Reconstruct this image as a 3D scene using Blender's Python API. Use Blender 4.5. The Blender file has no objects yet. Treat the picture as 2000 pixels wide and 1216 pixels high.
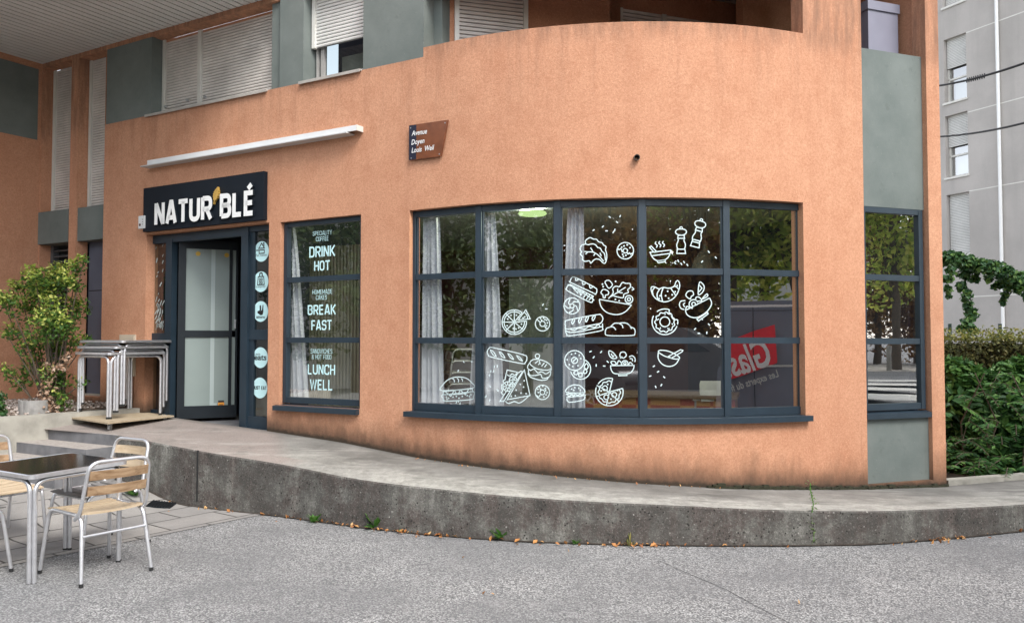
import bpy, bmesh, math, random
from mathutils import Vector, Matrix, noise
R = math.radians
rnd = random.Random(7)
scn = bpy.context.scene
COL = scn.collection

# ------------------------------------------------------------------ camera, sky, sun, exposure
PITCH = math.atan(57 / 1600)
CAMZ = 1.55
cam_d = bpy.data.cameras.new('camera')
cam_d.sensor_width = 36
cam_d.lens = 28.8
cam_d.clip_end = 1500
cam = bpy.data.objects.new('camera', cam_d)
cam.location = (0, 0, CAMZ)
cam.rotation_euler = (R(90) + PITCH, 0, 0)
COL.objects.link(cam)
scn.camera = cam
SUN_AZ, SUN_EL = R(149), R(47)
w = bpy.data.worlds.new('World')
scn.world = w
w.use_nodes = True
nt = w.node_tree
nt.nodes.clear()
sky = nt.nodes.new('ShaderNodeTexSky')
sky.sky_type = 'NISHITA'
sky.sun_disc = False
sky.sun_elevation = SUN_EL
sky.sun_rotation = SUN_AZ
sky.dust_density = 1.0
hs = nt.nodes.new('ShaderNodeHueSaturation')
hs.inputs['Saturation'].default_value = 0.30
bg = nt.nodes.new('ShaderNodeBackground')
bg.inputs['Strength'].default_value = 0.15
wo = nt.nodes.new('ShaderNodeOutputWorld')
nt.links.new(sky.outputs[0], hs.inputs['Color'])
nt.links.new(hs.outputs[0], bg.inputs['Color'])
nt.links.new(bg.outputs[0], wo.inputs['Surface'])
sl = bpy.data.lights.new('sun', 'SUN')
sl.energy = 1.35
sl.angle = R(24)
sl.color = (1.0, 0.96, 0.91)
so = bpy.data.objects.new('sun', sl)
sd = Vector((math.sin(SUN_AZ) * math.cos(SUN_EL), math.cos(SUN_AZ) * math.cos(SUN_EL), math.sin(SUN_EL)))
so.rotation_euler = sd.to_track_quat('Z', 'Y').to_euler()
so.location = (8, -8, 14)
COL.objects.link(so)
scn.view_settings.view_transform = 'Standard'
scn.view_settings.look = 'None'
scn.view_settings.gamma = 1
scn.view_settings.exposure = 1.45
scn.cycles.max_bounces = 8
scn.cycles.transparent_max_bounces = 16
scn.cycles.caustics_reflective = False
scn.cycles.caustics_refractive = False

# ------------------------------------------------------------------ measuring: a photo point seen on a real surface
def ray(px, py):
    a, v = (px - 1000) / 1600, (608 - py) / 1600
    return Vector((a, math.cos(PITCH) - v * math.sin(PITCH), math.sin(PITCH) + v * math.cos(PITCH)))

def at_y(px, py, Y):
    d = ray(px, py)
    t = Y / d.y
    return Vector((d.x * t, Y, CAMZ + d.z * t))

def at_z(px, py, z):
    d = ray(px, py)
    t = (z - CAMZ) / d.z
    return Vector((d.x * t, d.y * t, z))

def sstep(a, b, x):
    t = max(0, min(1, (x - a) / (b - a)))
    return t * t * (3 - 2 * t)

def ground_z(x, y):
    u = -.866 * x + .5 * y
    z = .15 * sstep(6.55, 7.5, u)
    z += .42 * sstep(.5, 4.5, .5 * x - .6 * y)
    return z

def on_ground(px, py):
    z = 0
    for _ in range(25):
        p = at_z(px, py, z)
        z = .5 * z + .5 * ground_z(p.x, p.y)
    p.z = ground_z(p.x, p.y)
    return p

# plan of the street front: flat, then an arc, then flat
RAD, CEN = 3.6, (1.225, 10.6)
A0, A1 = R(-30), R(20)
ARC = RAD * (A1 - A0)

def plan(s, d=0.0):
    if s < 0:
        a = A0; x = CEN[0] + RAD * math.sin(a) + s * math.cos(a); y = CEN[1] - RAD * math.cos(a) + s * math.sin(a)
    elif s <= ARC:
        a = A0 + s / RAD; x = CEN[0] + RAD * math.sin(a); y = CEN[1] - RAD * math.cos(a)
    else:
        a = A1; t = s - ARC
        x = CEN[0] + RAD * math.sin(a) + t * math.cos(a); y = CEN[1] - RAD * math.cos(a) + t * math.sin(a)
    nx, ny = math.sin(a), -math.cos(a)
    return Vector((x - nx * d, y - ny * d)), Vector((math.cos(a), math.sin(a))), Vector((nx, ny))

def on_wall(px, py, d=0.0):
    r = ray(px, py)
    lo, hi = -9.0, 9.0
    for _ in range(50):
        m = (lo + hi) / 2
        p = plan(m, d)[0]
        if p.x * r.y - p.y * r.x < 0: lo = m
        else: hi = m
    p = plan(lo, d)[0]
    return lo, CAMZ + r.z * p.y / r.y

def S(px, py=600, d=0.0):
    return on_wall(px, py, d)[0]

class Frame:
    """A vertical plane: origin, direction u, outward normal."""
    def __init__(f, o, u):
        f.o = Vector(o); f.u = Vector(u).normalized(); f.n = Vector((f.u.y, -f.u.x))
    def pt(f, u, z, o=0.0):
        p = f.o + f.u * u + f.n * o
        return Vector((p.x, p.y, z))
    def hit(f, px, py, o=0.0):
        r = ray(px, py)
        q = f.o + f.n * o
        t = q.dot(f.n) / (r.x * f.n.x + r.y * f.n.y)
        p = Vector((r.x * t, r.y * t))
        return (p - q).dot(f.u), CAMZ + r.z * t

_p, _u, _n = plan(-0.001)
FLAT = Frame(_p, _u)               # the flat part of the front (u = s)
_p, _u, _n = plan(ARC + .001)
FLATR = Frame(_p, _u)              # the flat part right of the curve

# ------------------------------------------------------------------ mesh helpers
class MB:
    def __init__(m):
        m.v, m.f, m.a, m.mi = [], [], [], []
    def vert(m, p, a=None):
        m.v.append(tuple(p)); m.a.append(a or (0, 0, 0)); return len(m.v) - 1
    def face(m, idx, mi=0):
        m.f.append(tuple(idx)); m.mi.append(mi)
    def poly(m, pts, mi=0):
        m.face([m.vert(p) for p in pts], mi)
    def hexa(m, p, mi=0):
        b = [m.vert(q) for q in p]
        for q in ((3, 2, 1, 0), (4, 5, 6, 7), (0, 1, 5, 4), (1, 2, 6, 5), (2, 3, 7, 6), (3, 0, 4, 7)):
            m.face([b[i] for i in q], mi)
    def box(m, c, s, rz=0, mi=0):
        c = Vector(c); M = Matrix.Rotation(rz, 3, 'Z')
        p = [c + M @ Vector((sx * s[0] / 2, sy * s[1] / 2, sz * s[2] / 2)) for sz in (-1, 1) for sx, sy in ((-1, -1), (1, -1), (1, 1), (-1, 1))]
        m.hexa(p, mi)
    def fbox(m, F, u0, u1, z0, z1, o0, o1, mi=0):
        """box in a frame: o = distance out of the plane"""
        if u1 < u0: u0, u1 = u1, u0
        lo, hi = min(o0, o1), max(o0, o1)
        m.hexa([F.pt(u0, z0, hi), F.pt(u1, z0, hi), F.pt(u1, z0, lo), F.pt(u0, z0, lo), F.pt(u0, z1, hi), F.pt(u1, z1, hi), F.pt(u1, z1, lo), F.pt(u0, z1, lo)], mi)
    def wbox(m, s0, s1, z0, z1, d0, d1, mi=0, step=.09):
        """box that follows the plan of the front; d = depth behind it"""
        n = max(1, int(math.ceil((min(s1, ARC) - max(s0, 0)) / step))) if s1 > 0 and s0 < ARC else 1
        ss = sorted(set([s0, s1] + [max(s0, min(s1, max(s0, 0) + (min(s1, ARC) - max(s0, 0)) * i / n)) for i in range(n + 1)])) if n > 1 else [s0, s1]
        rows = []
        for s in ss:
            a = plan(s, d0)[0]; b = plan(s, d1)[0]
            rows.append([m.vert((a.x, a.y, z0), (s, z0, 0)), m.vert((a.x, a.y, z1), (s, z1, 0)), m.vert((b.x, b.y, z1), (s, z1, 0)), m.vert((b.x, b.y, z0), (s, z0, 0))])
        for r0, r1 in zip(rows, rows[1:]):
            for i in range(4):
                j = (i + 1) % 4
                m.face((r0[i], r1[i], r1[j], r0[j]), mi)
        m.face(rows[0], mi); m.face(rows[-1][::-1], mi)
    def tube(m, pts, r, n=8, mi=0, cap=True, r2=None):
        pts = [Vector(p) for p in pts]
        ring0 = None
        t0 = (pts[1] - pts[0]).normalized()
        up = Vector((0, 0, 1)) if abs(t0.z) < .9 else Vector((1, 0, 0))
        x = t0.cross(up).normalized()
        for i, p in enumerate(pts):
            a = pts[max(0, i - 1)]; b = pts[min(len(pts) - 1, i + 1)]
            t = (b - a).normalized()
            x = (x - t * x.dot(t))
            if x.length < 1e-6: x = t.orthogonal()
            x.normalize(); y = t.cross(x)
            rr = r if r2 is None else r + (r2 - r) * i / (len(pts) - 1)
            ring = [m.vert(p + (x * math.cos(k * 2 * math.pi / n) + y * math.sin(k * 2 * math.pi / n)) * rr) for k in range(n)]
            if ring0:
                for k in range(n):
                    m.face((ring0[k], ring0[(k + 1) % n], ring[(k + 1) % n], ring[k]), mi)
            elif cap: m.face(ring[::-1], mi)
            ring0 = ring
        if cap: m.face(ring0, mi)
    def lathe(m, c, prof, n=20, axis='Z', mi=0):
        c = Vector(c); prev = None
        for r, h in prof:
            ring = []
            for k in range(n):
                a = 2 * math.pi * k / n
                q = Vector((r * math.cos(a), r * math.sin(a), h))
                if axis == 'Y': q = Vector((q.x, q.z, q.y))
                if axis == 'X': q = Vector((q.z, q.x, q.y))
                ring.append(m.vert(c + q))
            if prev:
                for k in range(n): m.face((prev[k], prev[(k + 1) % n], ring[(k + 1) % n], ring[k]), mi)
            prev = ring
    def prism(m, bottom, top, mi=0):
        b = [m.vert(p) for p in bottom]; t = [m.vert(p) for p in top]
        n = len(b)
        m.face(b[::-1], mi); m.face(t, mi)
        for i in range(n): m.face((b[i], b[(i + 1) % n], t[(i + 1) % n], t[i]), mi)
    def leaf(m, c, size, nrm=None, asp=.55, mi=0):
        c = Vector(c)
        d = Vector((rnd.gauss(0, 1), rnd.gauss(0, 1), rnd.gauss(0, .8))).normalized()
        if nrm is None: nrm = Vector((rnd.gauss(0, 1), rnd.gauss(0, 1), rnd.gauss(.6, 1)))
        s = d.cross(nrm)
        if s.length < 1e-4: s = d.orthogonal()
        s.normalize(); up = s.cross(d)
        L = size * rnd.uniform(.7, 1.25); W = L * asp
        b = [m.vert(c - d * L * .5), m.vert(c + s * W * .5 + up * L * .08 - d * L * .05), m.vert(c + d * L * .5 - up * L * .06), m.vert(c - s * W * .5 + up * L * .08 - d * L * .05)]
        m.face((b[0], b[1], b[2]), mi); m.face((b[0], b[2], b[3]), mi)

def world_loc(o):
    p = Vector(o.location)
    while o.parent:
        o = o.parent; p = p + o.location
    return p

def obj(name, mb, mat, parent=None, smooth=None, attr=False, label=None):
    me = bpy.data.meshes.new(name)
    v = mb.v
    if parent is not None:
        q = world_loc(parent)
        v = [(a - q.x, b - q.y, c - q.z) for a, b, c in v]
    me.from_pydata(v, [], mb.f)
    mats = mat if isinstance(mat, (list, tuple)) else [mat]
    for x in mats: me.materials.append(x)
    if len(mats) > 1: me.polygons.foreach_set('material_index', mb.mi)
    if attr:
        at = me.attributes.new('wall', 'FLOAT_VECTOR', 'POINT')
        at.data.foreach_set('vector', [c for a in mb.a for c in a])
    if smooth is not None:
        me.shade_smooth(); me.set_sharp_from_angle(angle=R(smooth))
    me.update()
    o = bpy.data.objects.new(name, me)
    COL.objects.link(o)
    if parent is not None: o.parent = parent
    if label: o['label'] = label
    return o

def fixn(o):
    bm = bmesh.new(); bm.from_mesh(o.data)
    bmesh.ops.recalc_face_normals(bm, faces=bm.faces); bm.to_mesh(o.data); bm.free()
    return o

def tag(o, label, cat, group=None):
    o['label'] = label; o['category'] = cat
    if group: o['group'] = group
    return o

def thing(name, label, cat, loc=(0, 0, 0), group=None):
    o = bpy.data.objects.new(name, None)
    o.empty_display_size = .2
    COL.objects.link(o); o.location = loc
    return tag(o, label, cat, group)

def struct(o, label=None, cat=None):
    o['kind'] = 'structure'
    if label: o['label'] = label
    if cat: o['category'] = cat
    return o

def stuff(o, label, cat):
    o['kind'] = 'stuff'; o['label'] = label; o['category'] = cat
    return o

def dup(o, parent=None):
    c = o.copy(); COL.objects.link(c)
    if parent is not None: c.parent = parent
    for ch in list(o.children): dup(ch, c)
    return c

# ------------------------------------------------------------------ materials
class N:
    def __init__(s, name):
        s.m = bpy.data.materials.new(name); s.m.use_nodes = True
        s.t = s.m.node_tree; s.t.nodes.clear()
        s.out = s.t.nodes.new('ShaderNodeOutputMaterial')
    def n(s, t, **k):
        x = s.t.nodes.new('ShaderNode' + t)
        for a, b in k.items(): setattr(x, a, b)
        return x
    def l(s, a, b): s.t.links.new(a, b)
    def pos(s): return s.n('NewGeometry').outputs['Position']
    def mapped(s, scale=(1, 1, 1), rot=(0, 0, 0), src=None):
        mp = s.n('Mapping'); mp.inputs['Scale'].default_value = scale; mp.inputs['Rotation'].default_value = rot
        s.l(src or s.pos(), mp.inputs[0]); return mp.outputs[0]
    def noise(s, scale, detail=3, rough=.55, vec=None):
        x = s.n('TexNoise'); x.inputs['Scale'].default_value = scale; x.inputs['Detail'].default_value = detail; x.inputs['Roughness'].default_value = rough
        s.l(vec or s.pos(), x.inputs['Vector']); return x.outputs['Fac']
    def noise_col(s, scale):
        x = s.n('TexNoise'); x.inputs['Scale'].default_value = scale; s.l(s.pos(), x.inputs['Vector']); return x.outputs['Color']
    def vor(s, scale, vec=None, feature='F1', out='Distance', rand=1.0):
        x = s.n('TexVoronoi', feature=feature); x.inputs['Scale'].default_value = scale; x.inputs['Randomness'].default_value = rand
        s.l(vec or s.pos(), x.inputs['Vector']); return x.outputs[out]
    def rng(s, v, a, b, c=0, d=1, smooth=False):
        x = s.n('MapRange'); x.clamp = True
        if smooth: x.interpolation_type = 'SMOOTHSTEP'
        for i, q in enumerate((a, b, c, d)): x.inputs[i + 1].default_value = q
        s.l(v, x.inputs[0]); return x.outputs[0]
    def mix(s, f, a, b, blend='MIX'):
        x = s.n('Mix', data_type='RGBA', blend_type=blend)
        if isinstance(f, (int, float)): x.inputs[0].default_value = f
        else: s.l(f, x.inputs[0])
        for i, q in ((6, a), (7, b)):
            if isinstance(q, tuple): x.inputs[i].default_value = q + (1,) if len(q) == 3 else q
            else: s.l(q, x.inputs[i])
        return x.outputs[2]
    def math(s, op, a, b=None):
        x = s.n('Math', operation=op)
        for i, q in ((0, a), (1, b)):
            if q is None: continue
            if isinstance(q, (int, float)): x.inputs[i].default_value = q
            else: s.l(q, x.inputs[i])
        return x.outputs[0]
    def ramp(s, v, stops):
        x = s.n('ValToRGB'); e = x.color_ramp.elements
        while len(e) < len(stops): e.new(.5)
        for q, (p, c) in zip(e, stops): q.position = p; q.color = c + (1,)
        s.l(v, x.inputs[0]); return x.outputs[0]
    def bump(s, h, strength=.3, dist=.01):
        x = s.n('Bump'); x.inputs['Strength'].default_value = strength; x.inputs['Distance'].default_value = dist
        s.l(h, x.inputs['Height']); return x.outputs[0]
    def done(s, col, rough=.8, metal=0, bump=None, spec=.5, **k):
        b = s.n('BsdfPrincipled')
        if isinstance(col, tuple): b.inputs['Base Color'].default_value = col + (1,)
        else: s.l(col, b.inputs['Base Color'])
        if isinstance(rough, (int, float)): b.inputs['Roughness'].default_value = rough
        else: s.l(rough, b.inputs['Roughness'])
        b.inputs['Metallic'].default_value = metal
        b.inputs['Specular IOR Level'].default_value = spec
        for a, q in k.items(): b.inputs[a.replace('_', ' ')].default_value = q
        if bump is not None: s.l(bump, b.inputs['Normal'])
        s.l(b.outputs[0], s.out.inputs[0])
        s.b = b
        return s.m

def plain(name, col, rough=.6, metal=0, var=.12, scale=9, bump=0, spec=.5):
    k = N(name)
    f = k.noise(scale, 4)
    dark = tuple(c * (1 - var) for c in col); lite = tuple(min(1, c * (1 + var)) for c in col)
    c = k.mix(k.rng(f, .3, .7), dark, lite)
    bp = k.bump(k.noise(scale * 14, 2), bump, .004) if bump else None
    return k.done(c, rough, metal, bp, spec)

def make_stucco():
    k = N('orange_stucco')
    at = k.n('Attribute', attribute_name='wall'); sp = k.n('SeparateXYZ'); k.l(at.outputs['Vector'], sp.inputs[0])
    hz, zz = sp.outputs[1], sp.outputs[2]
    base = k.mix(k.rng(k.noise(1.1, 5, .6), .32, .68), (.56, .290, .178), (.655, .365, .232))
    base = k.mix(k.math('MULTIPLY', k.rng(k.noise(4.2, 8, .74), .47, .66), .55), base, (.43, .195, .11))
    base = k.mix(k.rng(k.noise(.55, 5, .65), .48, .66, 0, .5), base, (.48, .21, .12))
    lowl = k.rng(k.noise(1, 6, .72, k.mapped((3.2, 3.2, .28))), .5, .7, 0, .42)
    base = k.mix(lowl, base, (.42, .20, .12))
    drip = k.noise(1, 5, .7, k.mapped((26, 26, .35)))
    base = k.mix(k.math('MULTIPLY', k.rng(drip, .64, .72), k.rng(k.noise(.9, 2), .5, .62, 0, .5)), base, (.30, .15, .095))
    grain = k.noise(48, 5, .85)
    base = k.mix(k.rng(grain, .38, .62, .75, 0), base, (.40, .185, .105))
    base = k.mix(k.rng(k.noise(120, 3, .7), .56, .70, 0, .55), base, (.80, .47, .30))
    # soot lines that run down from the parapet
    st = k.noise(1, 6, .75, k.mapped((6.5, 6.5, .45)))
    top = k.math('MULTIPLY', k.rng(zz, 3.4, 4.32, 0, 1), k.rng(st, .48, .68, 0, .5))
    base = k.mix(top, base, (.24, .12, .075))
    cap = k.math('MULTIPLY', k.rng(zz, 4.12, 4.30, 0, 1), k.rng(k.noise(1, 5, .7, k.mapped((14, 14, 2.2))), .36, .66, 0, .75))
    base = k.mix(cap, base, (.22, .125, .085))
    # splash dirt along the foot of the wall
    n2 = k.noise(1, 5, .65, k.mapped((5, 5, 1.6)))
    h2 = k.math('SUBTRACT', hz, k.math('MULTIPLY', n2, .56))
    base = k.mix(k.rng(h2, -.24, .06, .66, 0, True), base, (.18, .098, .06))
    base = k.mix(k.rng(k.math('SUBTRACT', hz, k.math('MULTIPLY', k.noise(1, 5, .7, k.mapped((8, 8, 3))), .22)), -.12, .08, .9, 0, True), base, (.085, .055, .038))
    base = k.mix(k.rng(k.math('SUBTRACT', hz, k.math('MULTIPLY', k.noise(16, 4), .07)), -.02, .012, .9, 0), base, (.045, .035, .025))
    b = k.bump(k.noise(90, 4, .7), .55, .006)
    return k.done(base, .92, 0, b, .2)

def make_asphalt():
    k = N('asphalt')
    v = k.vor(102, out='Color'); hsv = k.n('SeparateColor'); k.l(v, hsv.inputs[0])
    c = k.ramp(hsv.outputs[0], [(0, (.15, .15, .15)), (.3, (.24, .239, .236)), (.55, (.335, .333, .327)), (.8, (.44, .436, .426)), (1, (.56, .555, .542))])
    e = k.vor(102)
    c = k.mix(k.rng(e, .42, .75, 0, .8), c, (.07, .07, .072))
    big = k.noise(.9, 5, .6)
    c = k.mix(k.rng(big, .38, .60, .6, 0), c, (.16, .16, .162))
    c = k.mix(k.rng(k.noise(3.2, 4, .6), .55, .8, 0, .25), c, (.36, .35, .34))
    ln = k.noise(1, 3, .6, k.mapped((.5, 6, 1), (0, 0, .9)))
    c = k.mix(k.rng(ln, .62, .75, 0, .25), c, (.11, .11, .11))
    c = k.mix(k.rng(k.noise(1.7, 6, .75), .66, .74, 0, .4), c, (.13, .125, .115))
    b = k.bump(e, .6, .006)
    return k.done(c, .9, 0, b, .25)

def make_paving():
    k = N('paving_slabs')
    vec = k.mapped((1, 1, 1), (0, 0, -R(53)))
    br = k.n('TexBrick'); br.offset = .5
    k.l(vec, br.inputs['Vector'])
    br.inputs['Scale'].default_value = 1; br.inputs['Brick Width'].default_value = .62; br.inputs['Row Height'].default_value = .37
    br.inputs['Mortar Size'].default_value = .010; br.inputs['Mortar Smooth'].default_value = .3
    br.inputs['Color1'].default_value = (.36, .34, .315, 1); br.inputs['Color2'].default_value = (.275, .262, .25, 1); br.inputs['Mortar'].default_value = (.035, .032, .028, 1)
    c = k.mix(k.rng(k.noise(4, 5, .6), .35, .7, .4, 0), br.outputs['Color'], (.2, .19, .18))
    c = k.mix(k.rng(k.noise(110, 2), .5, .7, 0, .35), c, (.14, .135, .13))
    inv = k.math('SUBTRACT', 1.0, br.outputs['Fac'])
    b = k.bump(inv, .6, .006)
    return k.done(c, .9, 0, b, .25)

def make_kerb():
    k = N('stained_concrete')
    a = k.noise(3.4, 9, .74)
    c = k.ramp(a, [(.33, (.03, .029, .026)), (.45, (.12, .092, .083)), (.545, (.22, .212, .19)), (.65, (.36, .35, .315))])
    st = k.noise(1, 6, .7, k.mapped((7, 7, .9)))
    c = k.mix(k.rng(st, .42, .68, .75, 0), c, (.085, .082, .075))
    c = k.mix(k.rng(st, .58, .8, 0, .5), c, (.30, .29, .26))
    pits = k.vor(30)
    pm = k.math('MULTIPLY', k.rng(pits, .14, .26, 1, 0), k.rng(k.noise(7, 3), .46, .54, 0, 1))
    c = k.mix(pm, c, (.012, .011, .01))
    c = k.mix(k.math('MULTIPLY', k.rng(k.vor(19), .07, .15, 1, 0), k.rng(k.noise(5, 3), .48, .58, 0, .8)), c, (.5, .48, .44))
    c = k.mix(k.rng(k.noise(55, 4, .8), .40, .62, .5, 0), c, (.05, .048, .043))
    c = k.mix(k.rng(k.noise(70, 3, .7), .58, .7, 0, .4), c, (.42, .41, .37))
    b = k.bump(k.noise(45, 5, .7), .7, .01)
    return k.done(c, .93, 0, b, .2)

def make_walk():
    k = N('worn_concrete')
    at = k.n('Attribute', attribute_name='wall'); sp = k.n('SeparateXYZ'); k.l(at.outputs['Vector'], sp.inputs[0])
    s, t = sp.outputs[0], sp.outputs[1]      # s along the front, t 0 at the wall .. 1 at the edge
    grey = k.mix(k.rng(k.noise(2.2, 6, .65), .35, .68), (.13, .126, .115), (.235, .228, .21))
    white = k.mix(k.rng(k.noise(14, 5, .7), .3, .7), (.25, .243, .22), (.47, .458, .415))
    band = k.math('ADD', t, k.math('MULTIPLY', k.math('SUBTRACT', k.noise(1, 6, .65, k.mapped((2.2, 5, 1))), .5), 1.5))
    m = k.math('MULTIPLY', k.rng(band, .35, .85, 0, 1), k.rng(s, -2.6, -.6, .45, .92))
    c = k.mix(m, grey, white)
    pink = k.mix(k.rng(k.vor(120, out='Distance'), .2, .7), (.36, .295, .265), (.25, .21, .19))
    c = k.mix(k.rng(s, -2.3, -2.0, .75, 0), c, pink)
    c = k.mix(k.rng(k.noise(60, 3, .7), .55, .72, 0, .55), c, (.12, .115, .10))
    c = k.mix(k.rng(k.noise(3.1, 7, .75), .52, .66, 0, .5), c, (.14, .135, .12))
    c = k.mix(k.rng(k.noise(1, 5, .7, k.mapped((1.2, 9, 1), (0, 0, .25))), .55, .7, 0, .4), c, (.52, .505, .46))
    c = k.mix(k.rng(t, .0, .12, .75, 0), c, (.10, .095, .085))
    b = k.bump(k.noise(70, 4, .7), .5, .006)
    return k.done(c, .93, 0, b, .2)

def make_glass(name, tint=(.96, .99, .98), refl=1.0, rough=0.0):
    k = N(name)
    tr = k.n('BsdfTransparent'); tr.inputs[0].default_value = tint + (1,)
    gl = k.n('BsdfGlossy'); gl.inputs['Roughness'].default_value = rough; gl.inputs['Color'].default_value = (1, 1, 1, 1)
    lw = k.n('LayerWeight'); lw.inputs['Blend'].default_value = .5
    f = k.math('MINIMUM', k.math('ADD', k.math('MULTIPLY', k.math('POWER', lw.outputs['Facing'], 4.0), .7), (.42 * refl)), 1.0)
    wob = k.bump(k.noise(1.3, 2, .4), .06, .02)
    k.l(wob, gl.inputs['Normal'])
    mx = k.n('MixShader')
    k.l(f, mx.inputs[0]); k.l(tr.outputs[0], mx.inputs[1]); k.l(gl.outputs[0], mx.inputs[2]); k.l(mx.outputs[0], k.out.inputs[0])
    return k.m

def make_leaf(name, a, b, c3=None, trans=.3):
    k = N(name)
    g = k.n('NewGeometry')
    stops = [(0, a), (.6, b)] + ([(1, c3)] if c3 else [])
    col = k.ramp(g.outputs['Random Per Island'], stops)
    bs = k.n('BsdfPrincipled'); k.l(col, bs.inputs['Base Color']); bs.inputs['Roughness'].default_value = .45; bs.inputs['Specular IOR Level'].default_value = .35
    tl = k.n('BsdfTranslucent'); k.l(col, tl.inputs[0])
    mx = k.n('MixShader'); mx.inputs[0].default_value = trans
    k.l(bs.outputs[0], mx.inputs[1]); k.l(tl.outputs[0], mx.inputs[2]); k.l(mx.outputs[0], k.out.inputs[0])
    return k.m

def emit(name, col, st):
    k = N(name); e = k.n('Emission'); e.inputs[0].default_value = col + (1,); e.inputs[1].default_value = st
    k.l(e.outputs[0], k.out.inputs[0]); return k.m

def make_wood(name, a, b, rough=.55):
    k = N(name)
    oi = k.n('TexCoord')
    v = k.mapped((60, 4, 40), src=oi.outputs['Object'])
    f = k.noise(1, 5, .6, v)
    c = k.mix(k.rng(f, .3, .7), a, b)
    blot = k.noise(9, 4, .6, oi.outputs['Object'])
    c = k.mix(k.rng(blot, .58, .72, 0, .6), c, tuple(q * .45 for q in a))
    return k.done(c, rough, 0, None, .3)

def make_panel():
    k = N('grey_green_render')
    c = k.mix(k.rng(k.noise(1.6, 6, .65), .32, .7), (.13, .152, .142), (.19, .213, .20))
    c = k.mix(k.rng(k.noise(7, 5, .7), .6, .78, 0, .5), c, (.085, .095, .085))
    c = k.mix(k.rng(k.vor(14), .02, .06, .7, 0), c, (.30, .32, .30))
    return k.done(c, .85, 0, k.bump(k.noise(60, 3), .25, .004), .25)

def make_greywall():
    k = N('grey_stucco')
    c = k.mix(k.rng(k.noise(.35, 6, .65), .35, .68), (.39, .368, .345), (.51, .48, .45))
    st = k.noise(1, 5, .6, k.mapped((1.6, 1.6, .12)))
    c = k.mix(k.rng(st, .5, .72, 0, .4), c, (.33, .315, .295))
    c = k.mix(k.rng(k.noise(40, 3), .5, .7, 0, .2), c, (.30, .29, .275))
    return k.done(c, .93, 0, None, .2)

def make_checker():
    k = N('checker_tiles')
    ch = k.n('TexChecker'); ch.inputs['Scale'].default_value = 7.5
    ch.inputs['Color1'].default_value = (.30, .075, .05, 1); ch.inputs['Color2'].default_value = (.42, .23, .09, 1)
    k.l(k.pos(), ch.inputs['Vector'])
    return k.done(ch.outputs[0], .35)

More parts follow.
